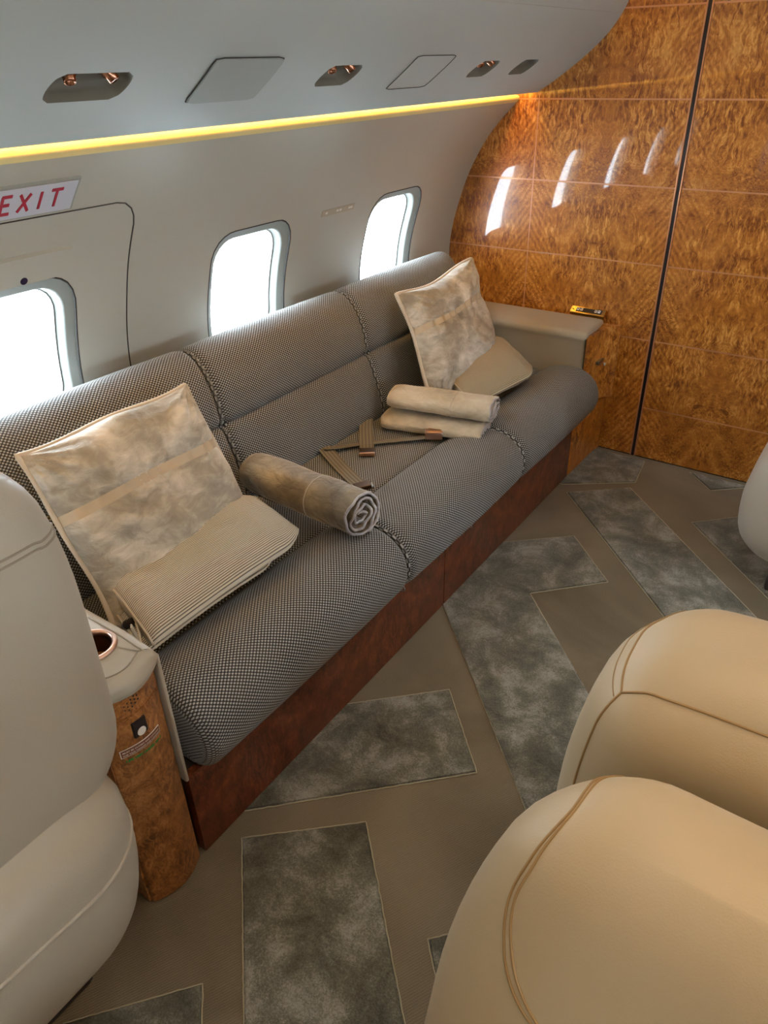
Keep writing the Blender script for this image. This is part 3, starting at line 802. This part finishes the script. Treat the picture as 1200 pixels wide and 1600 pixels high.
# ================================================================== soft things
def pnoise(p, s, a): return a*noise.noise(Vector(p)*s)
def pillow(name, C4, th, m, label, cat, group, nrm, seed=0, band=None, n=72, piping='piping', pinch=.05, uvs=1.0, puff=.5, wr=.009):
    """C4: four corners TL, TR, BR, BL in space"""
    TL, TR, BR, BL = [Vector(c) for c in C4]; nrm = Vector(nrm).normalized()
    def base(u, v):
        pu = pinch*math.sin(math.pi*u); pv = pinch*math.sin(math.pi*v)
        v2 = v*(1-2*pu)+pu; u2 = u*(1-2*pv)+pv
        v2 += .016*math.sin(u*7.5+seed)*(1-v)**2; u2 += .010*math.sin(v*9+seed)*(1-2*u)
        a = TL.lerp(TR, u2); b = BL.lerp(BR, u2); return a.lerp(b, v2)
    V = []; UV = []; F = []; W_ = (TR-TL).length; H_ = (BL-TL).length
    def gather(u, v):
        gsum = .011*math.sin(u*58+seed+3*math.sin(u*9+seed))*math.exp(-v/.09)+.007*math.sin(v*50+seed)*(math.exp(-u/.07)+math.exp(-(1-u)/.07))
        if band: gsum += .008*math.sin(u*70+seed*2+2*math.sin(u*13))*math.exp(-abs(v-band)/.07)
        return gsum*min(1, 6*min(u, v, 1-u, 1-v))
    def thick(u, v): return th*((1-(2*u-1)**4)**puff)*((1-(2*v-1)**4)**puff)
    g = {}
    for side in (1, -1):
        for i in range(n+1):
            for j in range(n+1):
                u = .5-.5*math.cos(math.pi*i/n); v = .5-.5*math.cos(math.pi*j/n)
                e = i in (0, n) or j in (0, n)
                if e and side == -1: g[side, i, j] = g[1, i, j]; continue
                p = base(u, v); t = thick(u, v)
                rad = 0
                for kx, ky, aa in ((0, 0, 1), (1, 0, 1), (0, 1, 1), (1, 1, 1)):
                    d = math.hypot(u-kx, v-ky); an = math.atan2(v-ky, u-kx); rad += math.sin(an*17+kx*3+ky*5+seed)*math.exp(-d*d/.05)*wr
                wrk = rad*min(1, t/(th*.6)) + pnoise((u*3+seed, v*3, seed*1.7), 1.3, wr*1.6) + pnoise((u*9+seed, v*9, seed), 1.0, wr*.5)
                t = t+(wrk+gather(u, v) if not e else 0)
                if band and side == 1: 
                    d = abs(v-band); t -= .010*math.exp(-(d/.035)**2)*(1 if not e else 0)
                p = p+nrm*t*side*(1 if side == 1 else .75)
                g[side, i, j] = len(V); V.append(p); UV.append((v*H_*uvs, u*W_*uvs))
    for side in (1, -1):
        for i in range(n):
            for j in range(n):
                q = (g[side, i, j], g[side, i+1, j], g[side, i+1, j+1], g[side, i, j+1]); F.append(q if side == -1 else q[::-1])
    o = mesh(name, V, F, m, None, UV); props(o, label, cat, group)
    bm = bmesh.new(); bm.from_mesh(o.data); bmesh.ops.recalc_face_normals(bm, faces=bm.faces); bm.to_mesh(o.data); bm.free()
    if piping:
        pts = [V[g[1, i, 0]] for i in range(n)]+[V[g[1, n, j]] for j in range(n)]+[V[g[1, n-i, n]] for i in range(n)]+[V[g[1, 0, n-j]] for j in range(n)]
        pts = [p for k, p in enumerate(pts) if k == 0 or (p-pts[k-1]).length > .002]
        mesh('piping', *tube_geo(pts, .0075, 8, True), piping, o)
    if band:
        VV = []; FF = []; UU = []
        NB = 60
        for i in range(NB+1):
            u = .5-.5*math.cos(math.pi*i/NB)
            for dv in (-.026, -.013, 0, .013, .026):
                v = band+dv; p = base(u, v); e = abs(dv) > .02
                t = thick(u, v)-.010*math.exp(-((v-band)/.035)**2)+pnoise((u*3+seed, v*3, seed*1.7), 1.3, wr*1.6)+pnoise((u*9+seed, v*9, seed), 1.0, wr*.5)+gather(u, v)+(.0035 if not e else .0005)
                for kx, ky in ((0, 0), (1, 0), (0, 1), (1, 1)):
                    d = math.hypot(u-kx, v-ky); an = math.atan2(v-ky, u-kx); t += math.sin(an*17+kx*3+ky*5+seed)*math.exp(-d*d/.05)*wr*min(1, max(0, thick(u, v))/(th*.6))
                VV.append(p+nrm*t)
        for i in range(NB):
            for k in range(4): FF.append((i*5+k, (i+1)*5+k, (i+1)*5+k+1, i*5+k+1))
        mesh('cross_band', VV, FF, 'band', o)
    return o
pillow('throw_pillow', [(.305, .735, .865), (.300, 1.250, .862), (.560, 1.238, .445), (.585, .705, .455)], .068, 'velvet',
       'large silver velvet pillow with piped edge nearest the cup holder console', 'pillow', 'velvet pillows on the sofa', (.85, 0, .52), seed=1, band=.36, pinch=.03)
pillow('throw_pillow', [(.312, 2.285, .855), (.300, 2.872, .872), (.520, 2.74, .50), (.545, 2.175, .475)], .068, 'velvet',
       'silver taupe velvet pillow leaning in the corner by the leather armrest', 'pillow', 'velvet pillows on the sofa', (.85, -.12, .50), seed=5, band=.34, pinch=.03)

def bag(name, C4, th, m, label, cat, group, uvax=0, lip=True, seed=0, sag=.0):
    """folded ribbed cloth pouch: flat slab with rounded long edges and a folded layered end"""
    TL, TR, BR, BL = [Vector(c) for c in C4]
    n = ((TR-TL).cross(BL-TL)).normalized()
    if n.z < 0: n = -n
    NU, NV = 30, 18; V = []; UV = []; F = []; g = {}
    W_ = (TR-TL).length; H_ = (BL-TL).length
    for side in (1, -1):
        for i in range(NU+1):
            for j in range(NV+1):
                u = i/NU; v = .5-.5*math.cos(math.pi*j/NV)
                bw = .5+.5*min(1, u*9) if False else 1
                v_ = v+(.5-v)*.30*max(0, (u-.82)/.18)**2
                p = TL.lerp(TR, u).lerp(BL.lerp(BR, u), v_)
                eu = min(1, (1-u)*5)**.5*min(1, .35+u*14)**.5
                t = th*((1-abs(2*v-1)**2.6)**.55)*eu
                t += pnoise((u*4+seed, v*3, seed), 1, .007)*(1-abs(2*v-1)**4)
                if side == -1: t = max(t, 0)
                g[side, i, j] = len(V)
                V.append(p+n*t*side+n*(-sag*math.sin(math.pi*u))); UV.append((v*H_, u*W_) if uvax == 0 else (u*W_, v*H_))
    for side in (1, -1):
        for i in range(NU):
            for j in range(NV):
                q = (g[side, i, j], g[side, i+1, j], g[side, i+1, j+1], g[side, i, j+1]); F.append(q if side == -1 else q[::-1])
    for i in (0, NU):
        for j in range(NV): F.append((g[1, i, j], g[1, i, j+1], g[-1, i, j+1], g[-1, i, j]))
    o = mesh(name, V, F, m, None, UV); props(o, label, cat, group)
    bm = bmesh.new(); bm.from_mesh(o.data); bmesh.ops.remove_doubles(bm, verts=bm.verts, dist=.0004); bmesh.ops.recalc_face_normals(bm, faces=bm.faces); bm.to_mesh(o.data); bm.free()
    # hem along the open end and along the front edge
    hem = [V[g[1, 0, j]] for j in range(NV+1)]; mesh('hem', *tube_geo(hem, .003, 6), 'piping', o)
    hem2 = [V[g[-1, 0, j]]+Vector((0, .004, 0)) for j in range(NV+1)]; mesh('hem', *tube_geo(hem2, .003, 6), 'piping', o)
    return o, V, g
bg1, BV, BG = bag('ribbed_blanket_pouch', [(.430, .775, .562), (.478, 1.255, .575), (.735, 1.215, .530), (.712, .705, .520)], .042, 'ribbed',
    'cream ribbed cloth pouch with drawcord in front of the nearest silver pillow', 'pouch', 'ribbed pouches on the sofa', sag=-.01)
def low(parent, C4, th, m, seed):
    q, _, _ = bag('under_layer', C4, th, m, None, None, None, sag=-.01, seed=seed); q.parent = parent
low(bg1, [(.450, .762, .520), (.49, 1.17, .535), (.715, 1.13, .500), (.695, .690, .490)], .022, 'ribbed', 2)
# draw cord and toggle at the open end
tube('drawcord', catmull([(.60, .742, .548), (.625, .728, .530), (.655, .715, .515), (.675, .690, .50), (.70, .665, .51), (.735, .652, .545), (.765, .640, .60), (.775, .628, .655)], 6), .0024, 'piping', bg1, 6)
tube('drawcord', catmull([(.61, .738, .55), (.66, .71, .54), (.70, .685, .535), (.725, .668, .56), (.74, .655, .60), (.770, .632, .655)], 6), .0024, 'piping', bg1, 6)
cyl('toggle', (.615, .722, .525), (.6, .5, .4), .011, .030, 'black', bg1, 14, bev=.003)
bg2, _, _ = bag('ribbed_blanket_pouch', [(.440, 2.395, .545), (.455, 2.845, .585), (.745, 2.655, .520), (.675, 2.215, .515)], .036, 'ribbed_tan',
    'tan ribbed cloth pouch propped on the pillow beside the leather armrest', 'pouch', 'ribbed pouches on the sofa', seed=3)
low(bg2, [(.452, 2.385, .510), (.465, 2.80, .535), (.715, 2.62, .490), (.655, 2.205, .490)], .020, 'ribbed_tan', 4)

def roll(name, A, B, ry, rz, turns, m, label, seed=0, sheet=.006, flat=0, lower=None):
    """blanket rolled round the axis A-B; spiral layers show at end B"""
    A = Vector(A); B = Vector(B); ax = (B-A).normalized(); side = ax.cross(Vector((0, 0, 1))).normalized(); upv = side.cross(ax)
    NT_ = int(turns*30); out = []; 
    for k in range(NT_+1):
        a = 2*math.pi*k/30; f = k/NT_; rad = .16+.84*f
        wob = 1+.15*math.sin(a*2.3+seed)*(1-f)+.06*math.sin(5*a+seed)*(1-f*.9)
        out.append((math.cos(a+.6)*ry*rad*wob, math.sin(a+.6)*rz*rad*wob))
    NS = 22; V = []; F = []; n = len(out)
    def pos(f, q, j):
        t = j/NS; c = A.lerp(B, t); x, y = q
        s_ = 1-.16*max(0, 1-t*9)**2; 
        wr = 1+noise.noise(Vector((t*5+seed, x*16, y*16)))*.07
        return c+side*x*s_*wr+upv*y*s_*wr+ax*(noise.noise(Vector((x*35+seed, y*35, f*4)))*.012 if j == NS else 0)
    for lay in (0, 1):
        for j in range(NS+1):
            for i, q in enumerate(out):
                L_ = math.hypot(*q) or 1; k = 1-lay*sheet/L_
                V.append(pos(i/n, (q[0]*k, q[1]*k), j))
    S1 = (NS+1)*n
    for j in range(NS):
        for i in range(n-1):
            a = j*n+i; F.append((a, a+1, a+1+n, a+n)); F.append((S1+a+n, S1+a+1+n, S1+a+1, S1+a))
    for j in (0, NS):
        for i in range(n-1): a = j*n+i; F.append((a, a+1, S1+a+1, S1+a))
    for j in range(NS): F.append((j*n+n-1, (j+1)*n+n-1, S1+(j+1)*n+n-1, S1+j*n+n-1))
    o = mesh(name, V, F, m, None); props(o, label, 'blanket', 'rolled velvet blankets on the sofa')
    bm = bmesh.new(); bm.from_mesh(o.data); bmesh.ops.recalc_face_normals(bm, faces=bm.faces); bm.to_mesh(o.data); bm.free()
    o.data.set_sharp_from_angle(angle=R(60))
    # pale lining edge spiralling at the visible end, and core filling
    e = [V[NS*n+i].lerp(V[S1+NS*n+i], .5)+ax*.001 for i in range(n)]
    mesh('edge_binding', *tube_geo(e, .0042, 6), 'lining', o)
    # folded lining between the turns
    VV = []; FF = []
    for i in range(n):
        q = out[i]; k = 1-(.5*sheet+.0045*(1+math.sin(i*.9+seed)))/(math.hypot(*q) or 1)
        for dd in (0, -.05):
            c = B+ax*(dd-.004+.004*math.sin(i*.7)); VV.append(c+side*q[0]*k+upv*q[1]*k)
    for i in range(n-1): FF.append((2*i, 2*i+2, 2*i+3, 2*i+1))
    mesh('lining', VV, FF, 'lining', o)
    # stitched line round the outer turn
    t = .68; pts = []
    for i in range(n-31, n):
        j = int(t*NS); v = V[j*n+i]; c = A.lerp(B, j/NS); pts.append(v+(v-c).normalized()*.0008)
    mesh('stitch_line', *tube_geo(pts, .0014, 5), 'piping', o)
    return o, V
roll('rolled_blanket', (.385, 1.375, .552), (.815, 1.345, .553), .079, .072, 3.6, 'velvet_dark', 'dark olive taupe velvet blanket rolled up between the middle and near seats', seed=1)
o, _ = roll('rolled_blanket', (.395, 2.125, .535), (.775, 2.205, .535), .092, .040, 3.2, 'velvet_cream', 'pale cream velvet blanket folded and rolled in front of the corner pillow', seed=7)
# lower fold of the second blanket
def foldslab():
    A = Vector((.385, 2.085, .470)); B = Vector((.770, 2.165, .476)); ax = (B-A).normalized(); side = ax.cross(Vector((0, 0, 1))).normalized(); upv = side.cross(ax)
    V = []; F = []; N = 28; S = 20
    for j in range(S+1):
        t = j/S; c = A.lerp(B, t); e = 1-.5*max(0, 1-t*12)**2
        for i in range(N):
            a = 2*math.pi*i/N; sx = math.copysign(abs(math.cos(a))**.6, math.cos(a)); sz = math.copysign(abs(math.sin(a))**.7, math.sin(a))
            V.append(c+side*sx*.098*e*(1+noise.noise(Vector((t*4, i*.3, 2)))*.04)+upv*sz*.0235*e)
    for j in range(S):
        for i in range(N): F.append((j*N+i, j*N+(i+1) % N, (j+1)*N+(i+1) % N, (j+1)*N+i))
    F.append(tuple(reversed(range(N)))); F.append(tuple(range(S*N, (S+1)*N)))
    q = mesh('lower_fold', V, F, 'velvet_cream', o)
    for s_ in (.9, .6, .3):
        e = [B+ax*.002+(V[S*N+i]-B)*s_ for i in range(N)]; mesh('edge_binding', *tube_geo(e, .003, 6, True), 'lining', q)
foldslab()

# ---------------- seat belts on the middle seat
def ribbon(name, pts, wid, parent, th=.0016, ups=None):
    P = catmull(pts, 8); V = []; F = []; UV = []; L_ = 0
    W_ = catmull(wid, 8)
    for i, p in enumerate(P):
        if i: L_ += (p-P[i-1]).length
        a = P[max(0, i-1)]; b = P[min(len(P)-1, i+1)]; t = (b-a).normalized(); wv = Vector(W_[i]); n = t.cross(wv).normalized()
        if n.z < 0: n = -n
        for s_, q in ((-1, 1), (1, 1), (1, -1), (-1, -1)):
            V.append(p+wv*.5*s_+n*th*q*.5); UV.append((wv.length*.5*s_, L_))
    for i in range(len(P)-1):
        for k in range(4): F.append((i*4+k, (i+1)*4+k, (i+1)*4+(k+1) % 4, i*4+(k+1) % 4))
    F.append((0, 1, 2, 3)); k = (len(P)-1)*4; F.append((k+3, k+2, k+1, k))
    o = mesh(name, V, F, 'webbing', parent, UV); o.data.set_sharp_from_angle(angle=R(40)); return o
def frame_m(o, x, y):
    x = Vector(x).normalized(); y = Vector(y); z = x.cross(y).normalized(); y = z.cross(x)
    m_ = Matrix.Identity(4)
    for i in range(3): m_[i][0] = x[i]; m_[i][1] = y[i]; m_[i][2] = z[i]; m_[i][3] = o[i]
    return m_
ZS = .4455
b1 = empty('seat_belt', (.35, 2.0, ZS), 'wide taupe lap belt with copper tongue hanging over the middle seat', 'seat belt')
D = Vector((.503-.333, 1.797-2.03, 0)).normalized(); Wd = Vector((.036, .036, 0))
ribbon('strap', [(.335, 2.03, ZS+.012), (.38, 1.965, ZS+.008), (.44, 1.885, ZS+.009), (.475, 1.838, ZS+.009)], [Wd]*4, b1)
fm = frame_m((.492, 1.815, ZS+.011), D, Wd)
box('tongue_plate', (-.024, -.026, -.004), (.014, .026, .004), 'darkmetal', b1, bev=.001, mtx=fm)
box('tongue', (.013, -.027, -.006), (.022, .027, .006), 'satincopper', b1, bev=.0015, mtx=fm)
b2 = empty('seat_belt', (.35, 1.80, ZS), 'thin tan lap belt ending in a copper buckle beside the cream blanket', 'seat belt')
Ws = Vector((.036, -.024, .010))
ribbon('strap', [(.345, 1.755, ZS+.010), (.380, 1.80, ZS+.006), (.43, 1.86, ZS+.005), (.50, 1.93, ZS+.006), (.58, 2.0, ZS+.010), (.60, 2.03, ZS+.011)], [Ws, Ws, Ws*.9, Ws*1.1, Ws*1.2, Ws*1.2], b2)
fm = frame_m((.622, 2.04, ZS+.026), Vector((.86, .5, 0)), Vector((-.5, .86, 0)))
box('buckle', (-.030, -.028, -.016), (.032, .028, .013), 'satincopper', b2, bev=.003, mtx=fm)
box('buckle_flap', (-.020, -.022, .0115), (.028, .022, .0155), 'satincopper', b2, bev=.0015, mtx=fm)
for yy in (-.015, .015):
    cyl('rivet', fm @ Vector((.031, yy, -.004)), fm.to_3x3() @ Vector((1, 0, 0)), .003, .003, 'brass', b2, 10)
b3 = empty('seat_belt', (.35, 1.77, ZS), 'wide taupe lap belt tucked into the seat crease beside the dark rolled blanket', 'seat belt')
D = Vector((.617-.336, 1.60-1.77, 0)).normalized(); Wd = Vector((.026, .043, 0))
ribbon('strap', [(.340, 1.768, ZS+.010), (.42, 1.722, ZS+.005), (.52, 1.665, ZS+.005), (.60, 1.622, ZS+.007)], [Wd]*4, b3)
fm = frame_m((.622, 1.610, ZS+.014), D, Wd)
box('tongue_plate', (-.016, -.027, -.006), (.018, .027, .008), 'darkmetal', b3, bev=.002, mtx=fm)
cyl('pivot', fm @ Vector((.012, .026, .001)), Wd, .010, .006, 'steel', b3, 16, bev=.001)

# ================================================================== club chairs
def softbox(name, c, h, r, m, parent, crown=(0, 0, 0), deform=None, n=22):
    """upholstered block; returns object and a function mapping cube parameters to the surface"""
    c = Vector(c); h = Vector(h)
    if isinstance(r, (int, float)): r = (r, r, r)
    def f(q, off=0.0):
        q = Vector(q); P = Vector([q[i]*h[i] for i in range(3)])
        inner = Vector([max(-(h[i]-r[i]), min(h[i]-r[i], P[i])) for i in range(3)])
        d = Vector([(P[i]-inner[i])/r[i] for i in range(3)])
        if d.length > 1e-9: d.normalize()
        nn = Vector([d[i]/r[i] for i in range(3)]); nn = nn.normalized() if nn.length > 0 else nn
        P = inner+Vector([d[i]*r[i] for i in range(3)])
        for a in range(3):
            b_, c_ = (a+1) % 3, (a+2) % 3; P[a] *= 1+crown[a]*(1-q[b_]**2)*(1-q[c_]**2)
        P = P+nn*off
        if deform: P = deform(P, q)
        return c+P
    s = [math.sin(math.pi/2*(-1+2*i/n)) *.75+.25*(-1+2*i/n) for i in range(n+1)]
    V = []; F = []; idx = {}
    def vid(q):
        k = tuple(round(x, 5) for x in q)
        if k not in idx: idx[k] = len(V); V.append(f(q))
        return idx[k]
    for a in range(3):
        b_, c_ = (a+1) % 3, (a+2) % 3
        for sg_ in (-1, 1):
            for i in range(n):
                for j in range(n):
                    qs = []
                    for (x, y) in ((s[i], s[j]), (s[i+1], s[j]), (s[i+1], s[j+1]), (s[i], s[j+1])):
                        q = [0, 0, 0]; q[a] = sg_; q[b_] = x; q[c_] = y; qs.append(vid(q))
                    F.append(tuple(qs) if sg_ > 0 else tuple(reversed(qs)))
    return mesh(name, V, F, m, parent), f
def seam(f, qs, m, parent, r=.0018, off=.0004, n=10, name='seam', double=0):
    P = catmull(qs, n)
    mesh(name, *tube_geo([f(q, off) for q in P], r, 6), m, parent)

def pedestal(x, y, parent):
    box('swivel_base', (x-.22, y-.20, .002), (x+.22, y+.20, .05), 'seal', parent, bev=.012)
    cyl('pedestal', (x, y, .10), (0, 0, 1), .09, .12, 'seal', parent)

# --- left chair: back towards the aisle
lc = empty('club_chair', (.72, .13, 0), 'cream leather club chair tinted daylight grey with its back to the aisle beside the cup holder console', 'armchair', 'leather club chairs')
def dl(P, q):
    t = max(0, (P.z+.0)/.36)
    P.x += .03*t*t
    w_ = 1-.25*max(0, (P.z-.02)/.36)**2.2-.03*max(0, (-P.z-.12)/.3)**1.6; P.y = (P.y)*w_
    return P
o, f = softbox('seat_back', (.905, .100, .868), (.085, .372, .36), (.08, .14, .15), 'leather_daylit', lc, crown=(.12, 0, 0), deform=dl, n=26)
for dz in (0, .030): seam(f, [(1, -.95, .50+dz), (1, -.3, .56+dz), (1, .4, .56+dz), (1, .82, .52+dz), (1, .97, .49+dz), (.8, 1, .48+dz), (.2, 1, .46+dz)], 'seamgrey', lc)
def db(P, q):
    t = max(0, (-P.z)/.24); P.y *= 1-.16*t**1.5; P.x *= 1-.10*t**1.5; return P
o, f = softbox('seat_shell', (.71, .085, .400), (.335, .345, .215), (.13, .16, .12), 'leather_daylit', lc, crown=(.02, .0, 0), deform=db, n=26)
seam(f, [(-.5, 1, .20), (.3, 1, .21), (.8, 1, .22), (1, .97, .22), (1, .8, .24), (1, .3, .30), (1, -.4, .34), (1, -.9, .34)], 'leather_daylit', lc, r=.005, off=-.001, name='welt')
softbox('seat_cushion', (.50, .105, .60), (.24, .22, .07), (.06, .06, .05), 'leather_daylit', lc, crown=(0, 0, .1))
for s_ in (-1, 1): softbox('arm', (.45, .105+s_*.285, .64), (.30, .05, .10), (.05, .045, .05), 'leather_daylit', lc)
pedestal(.66, .09, lc)

# --- far right-hand chair of the pair, seen from behind
fc = empty('club_chair', (1.93, 1.1, 0), 'cream leather club chair tinted warm-lit tan seen from behind, facing the burl wood bulkhead', 'armchair', 'leather club chairs')
def dfar(P, q):
    P.x *= 1-.17*max(0, P.z/.40)**2.2
    P.y -= .02*max(0, P.z/.4); P.y += .05*(1-(P.x/.33)**2)*.6
    return P
o, f = softbox('seat_back', (1.935, .838, .525), (.327, .145, .42), (.13, .12, .12), 'leather_warmlit', fc, crown=(0, .12, .04), deform=dfar, n=28)
T = [(-.80, -1, .82)]
seam(f, [(-.88, .95, 1), (-.96, .6, 1), (-1, .26, .93), (-1, -.36, .93), (-1, -.84, .93)], 'seamtan', fc, r=.0016)
seam(f, [(-.98, .6, 1), (-1, .26, .86), (-1, -.36, .87), (-1, -.80, .88)], 'seamtan', fc, r=.0008, name='stitching')
seam(f, [(-1, -.84, .93), (-.86, -.92, 1), (-.72, -.93, 1), (-.54, -.94, 1), (-.26, -.96, 1), (.2, -.96, 1), (.7, -.94, 1)], 'seamtan', fc, r=.0018)
seam(f, [(-1, -.84, .93), (-1, -.90, .72), (-1, -.96, .48), (-.985, -1, .2), (-.97, -1, -.5)], 'seamtan', fc, r=.0018)
softbox('seat_shell', (1.935, 1.13, .30), (.31, .30, .17), (.12, .12, .09), 'leather_warmlit', fc, crown=(.02, 0, 0), deform=db)
softbox('seat_cushion', (1.935, 1.17, .46), (.22, .25, .06), .05, 'leather_warmlit', fc, crown=(0, 0, .1))
for s_ in (-1, 1): softbox('arm', (1.935+s_*.27, 1.16, .48), (.045, .22, .10), (.04, .05, .05), 'leather_warmlit', fc)
pedestal(1.935, 1.14, fc)

# --- near right-hand chair, facing aft, reclined back in the foreground
nc = empty('club_chair', (1.95, .15, 0), 'cream leather club chair tinted warm-lit tan nearest the camera, its reclined backrest filling the lower corner', 'armchair', 'leather club chairs')
TA = R(20)
def dnear(P, q):
    t = P.z/.36
    P.x *= 1-.27*max(0, t)**2.1
    P.x *= 1.06
    y = P.y*math.cos(TA)+P.z*math.sin(TA); z = -P.y*math.sin(TA)+P.z*math.cos(TA); P.y = y; P.z = z; return P
o, f = softbox('seat_back', (1.965, .445, .605), (.345, .105, .365), (.14, .10, .13), 'leather_warmlit', nc, crown=(0, .04, -.03), deform=dnear, n=28)
for dz in (0, .045):
    seam(f, [(-.93+dz, .8, 1), (-1+dz*.8, .3, 1), (-1+dz*.5, -.5, .96), (-.99+dz, -.94, .76), (-.95+dz, -1, .60), (-.84+dz, -1, .47), (-.74+dz, -1, .37), (-.63+dz, -1, .30), (-.45+dz, -1, .24)], 'seamtan', nc, r=.0017)
softbox('seat_shell', (1.955, .0, .27), (.31, .27, .15), (.12, .12, .09), 'leather_warmlit', nc, crown=(.02, 0, 0))
softbox('seat_cushion', (1.955, -.03, .41), (.22, .24, .05), .045, 'leather_warmlit', nc, crown=(0, 0, .1))
for s_ in (-1, 1): softbox('arm', (1.955+s_*.27, -.03, .44), (.045, .22, .09), (.04, .05, .05), 'leather_warmlit', nc)
pedestal(1.955, .0, nc)

# --- chair near the bulkhead at the right edge
rc = empty('club_chair', (1.95, 2.6, 0), 'pale grey leather club chair cut by the frame edge near the bulkhead', 'armchair', 'leather club chairs')
def drs(P, q):
    t = P.z/.22
    P.x *= 1-.14*max(0, t)**1.5-.12*max(0, -t)**2.5; P.y *= 1-.15*max(0, -t)**2; return P
o, f = softbox('seat_shell', (1.965, 2.55, .36), (.355, .28, .235), (.12, .12, .13), 'leather_pale', rc, crown=(.02, .02, 0), deform=drs, n=24)
o, f = softbox('seat_back', (1.965, 2.36, .83), (.30, .09, .37), (.12, .08, .14), 'leather_pale', rc, crown=(0, .1, 0), n=24, deform=lambda P, q: Vector((P.x*(1-.15*max(0, P.z/.37)**2-.0), P.y-.05*P.z, P.z)))
seam(f, [(-1, .9, -.72), (-1, 0, -.72), (-.97, -1, -.72), (-.5, -1, -.70), (.4, -1, -.70), (.97, -1, -.72)], 'leather_pale', rc, r=.006, name='welt')
softbox('seat_cushion', (1.965, 2.64, .60), (.22, .20, .06), .05, 'leather_pale', rc)
pedestal(1.965, 2.6, rc)
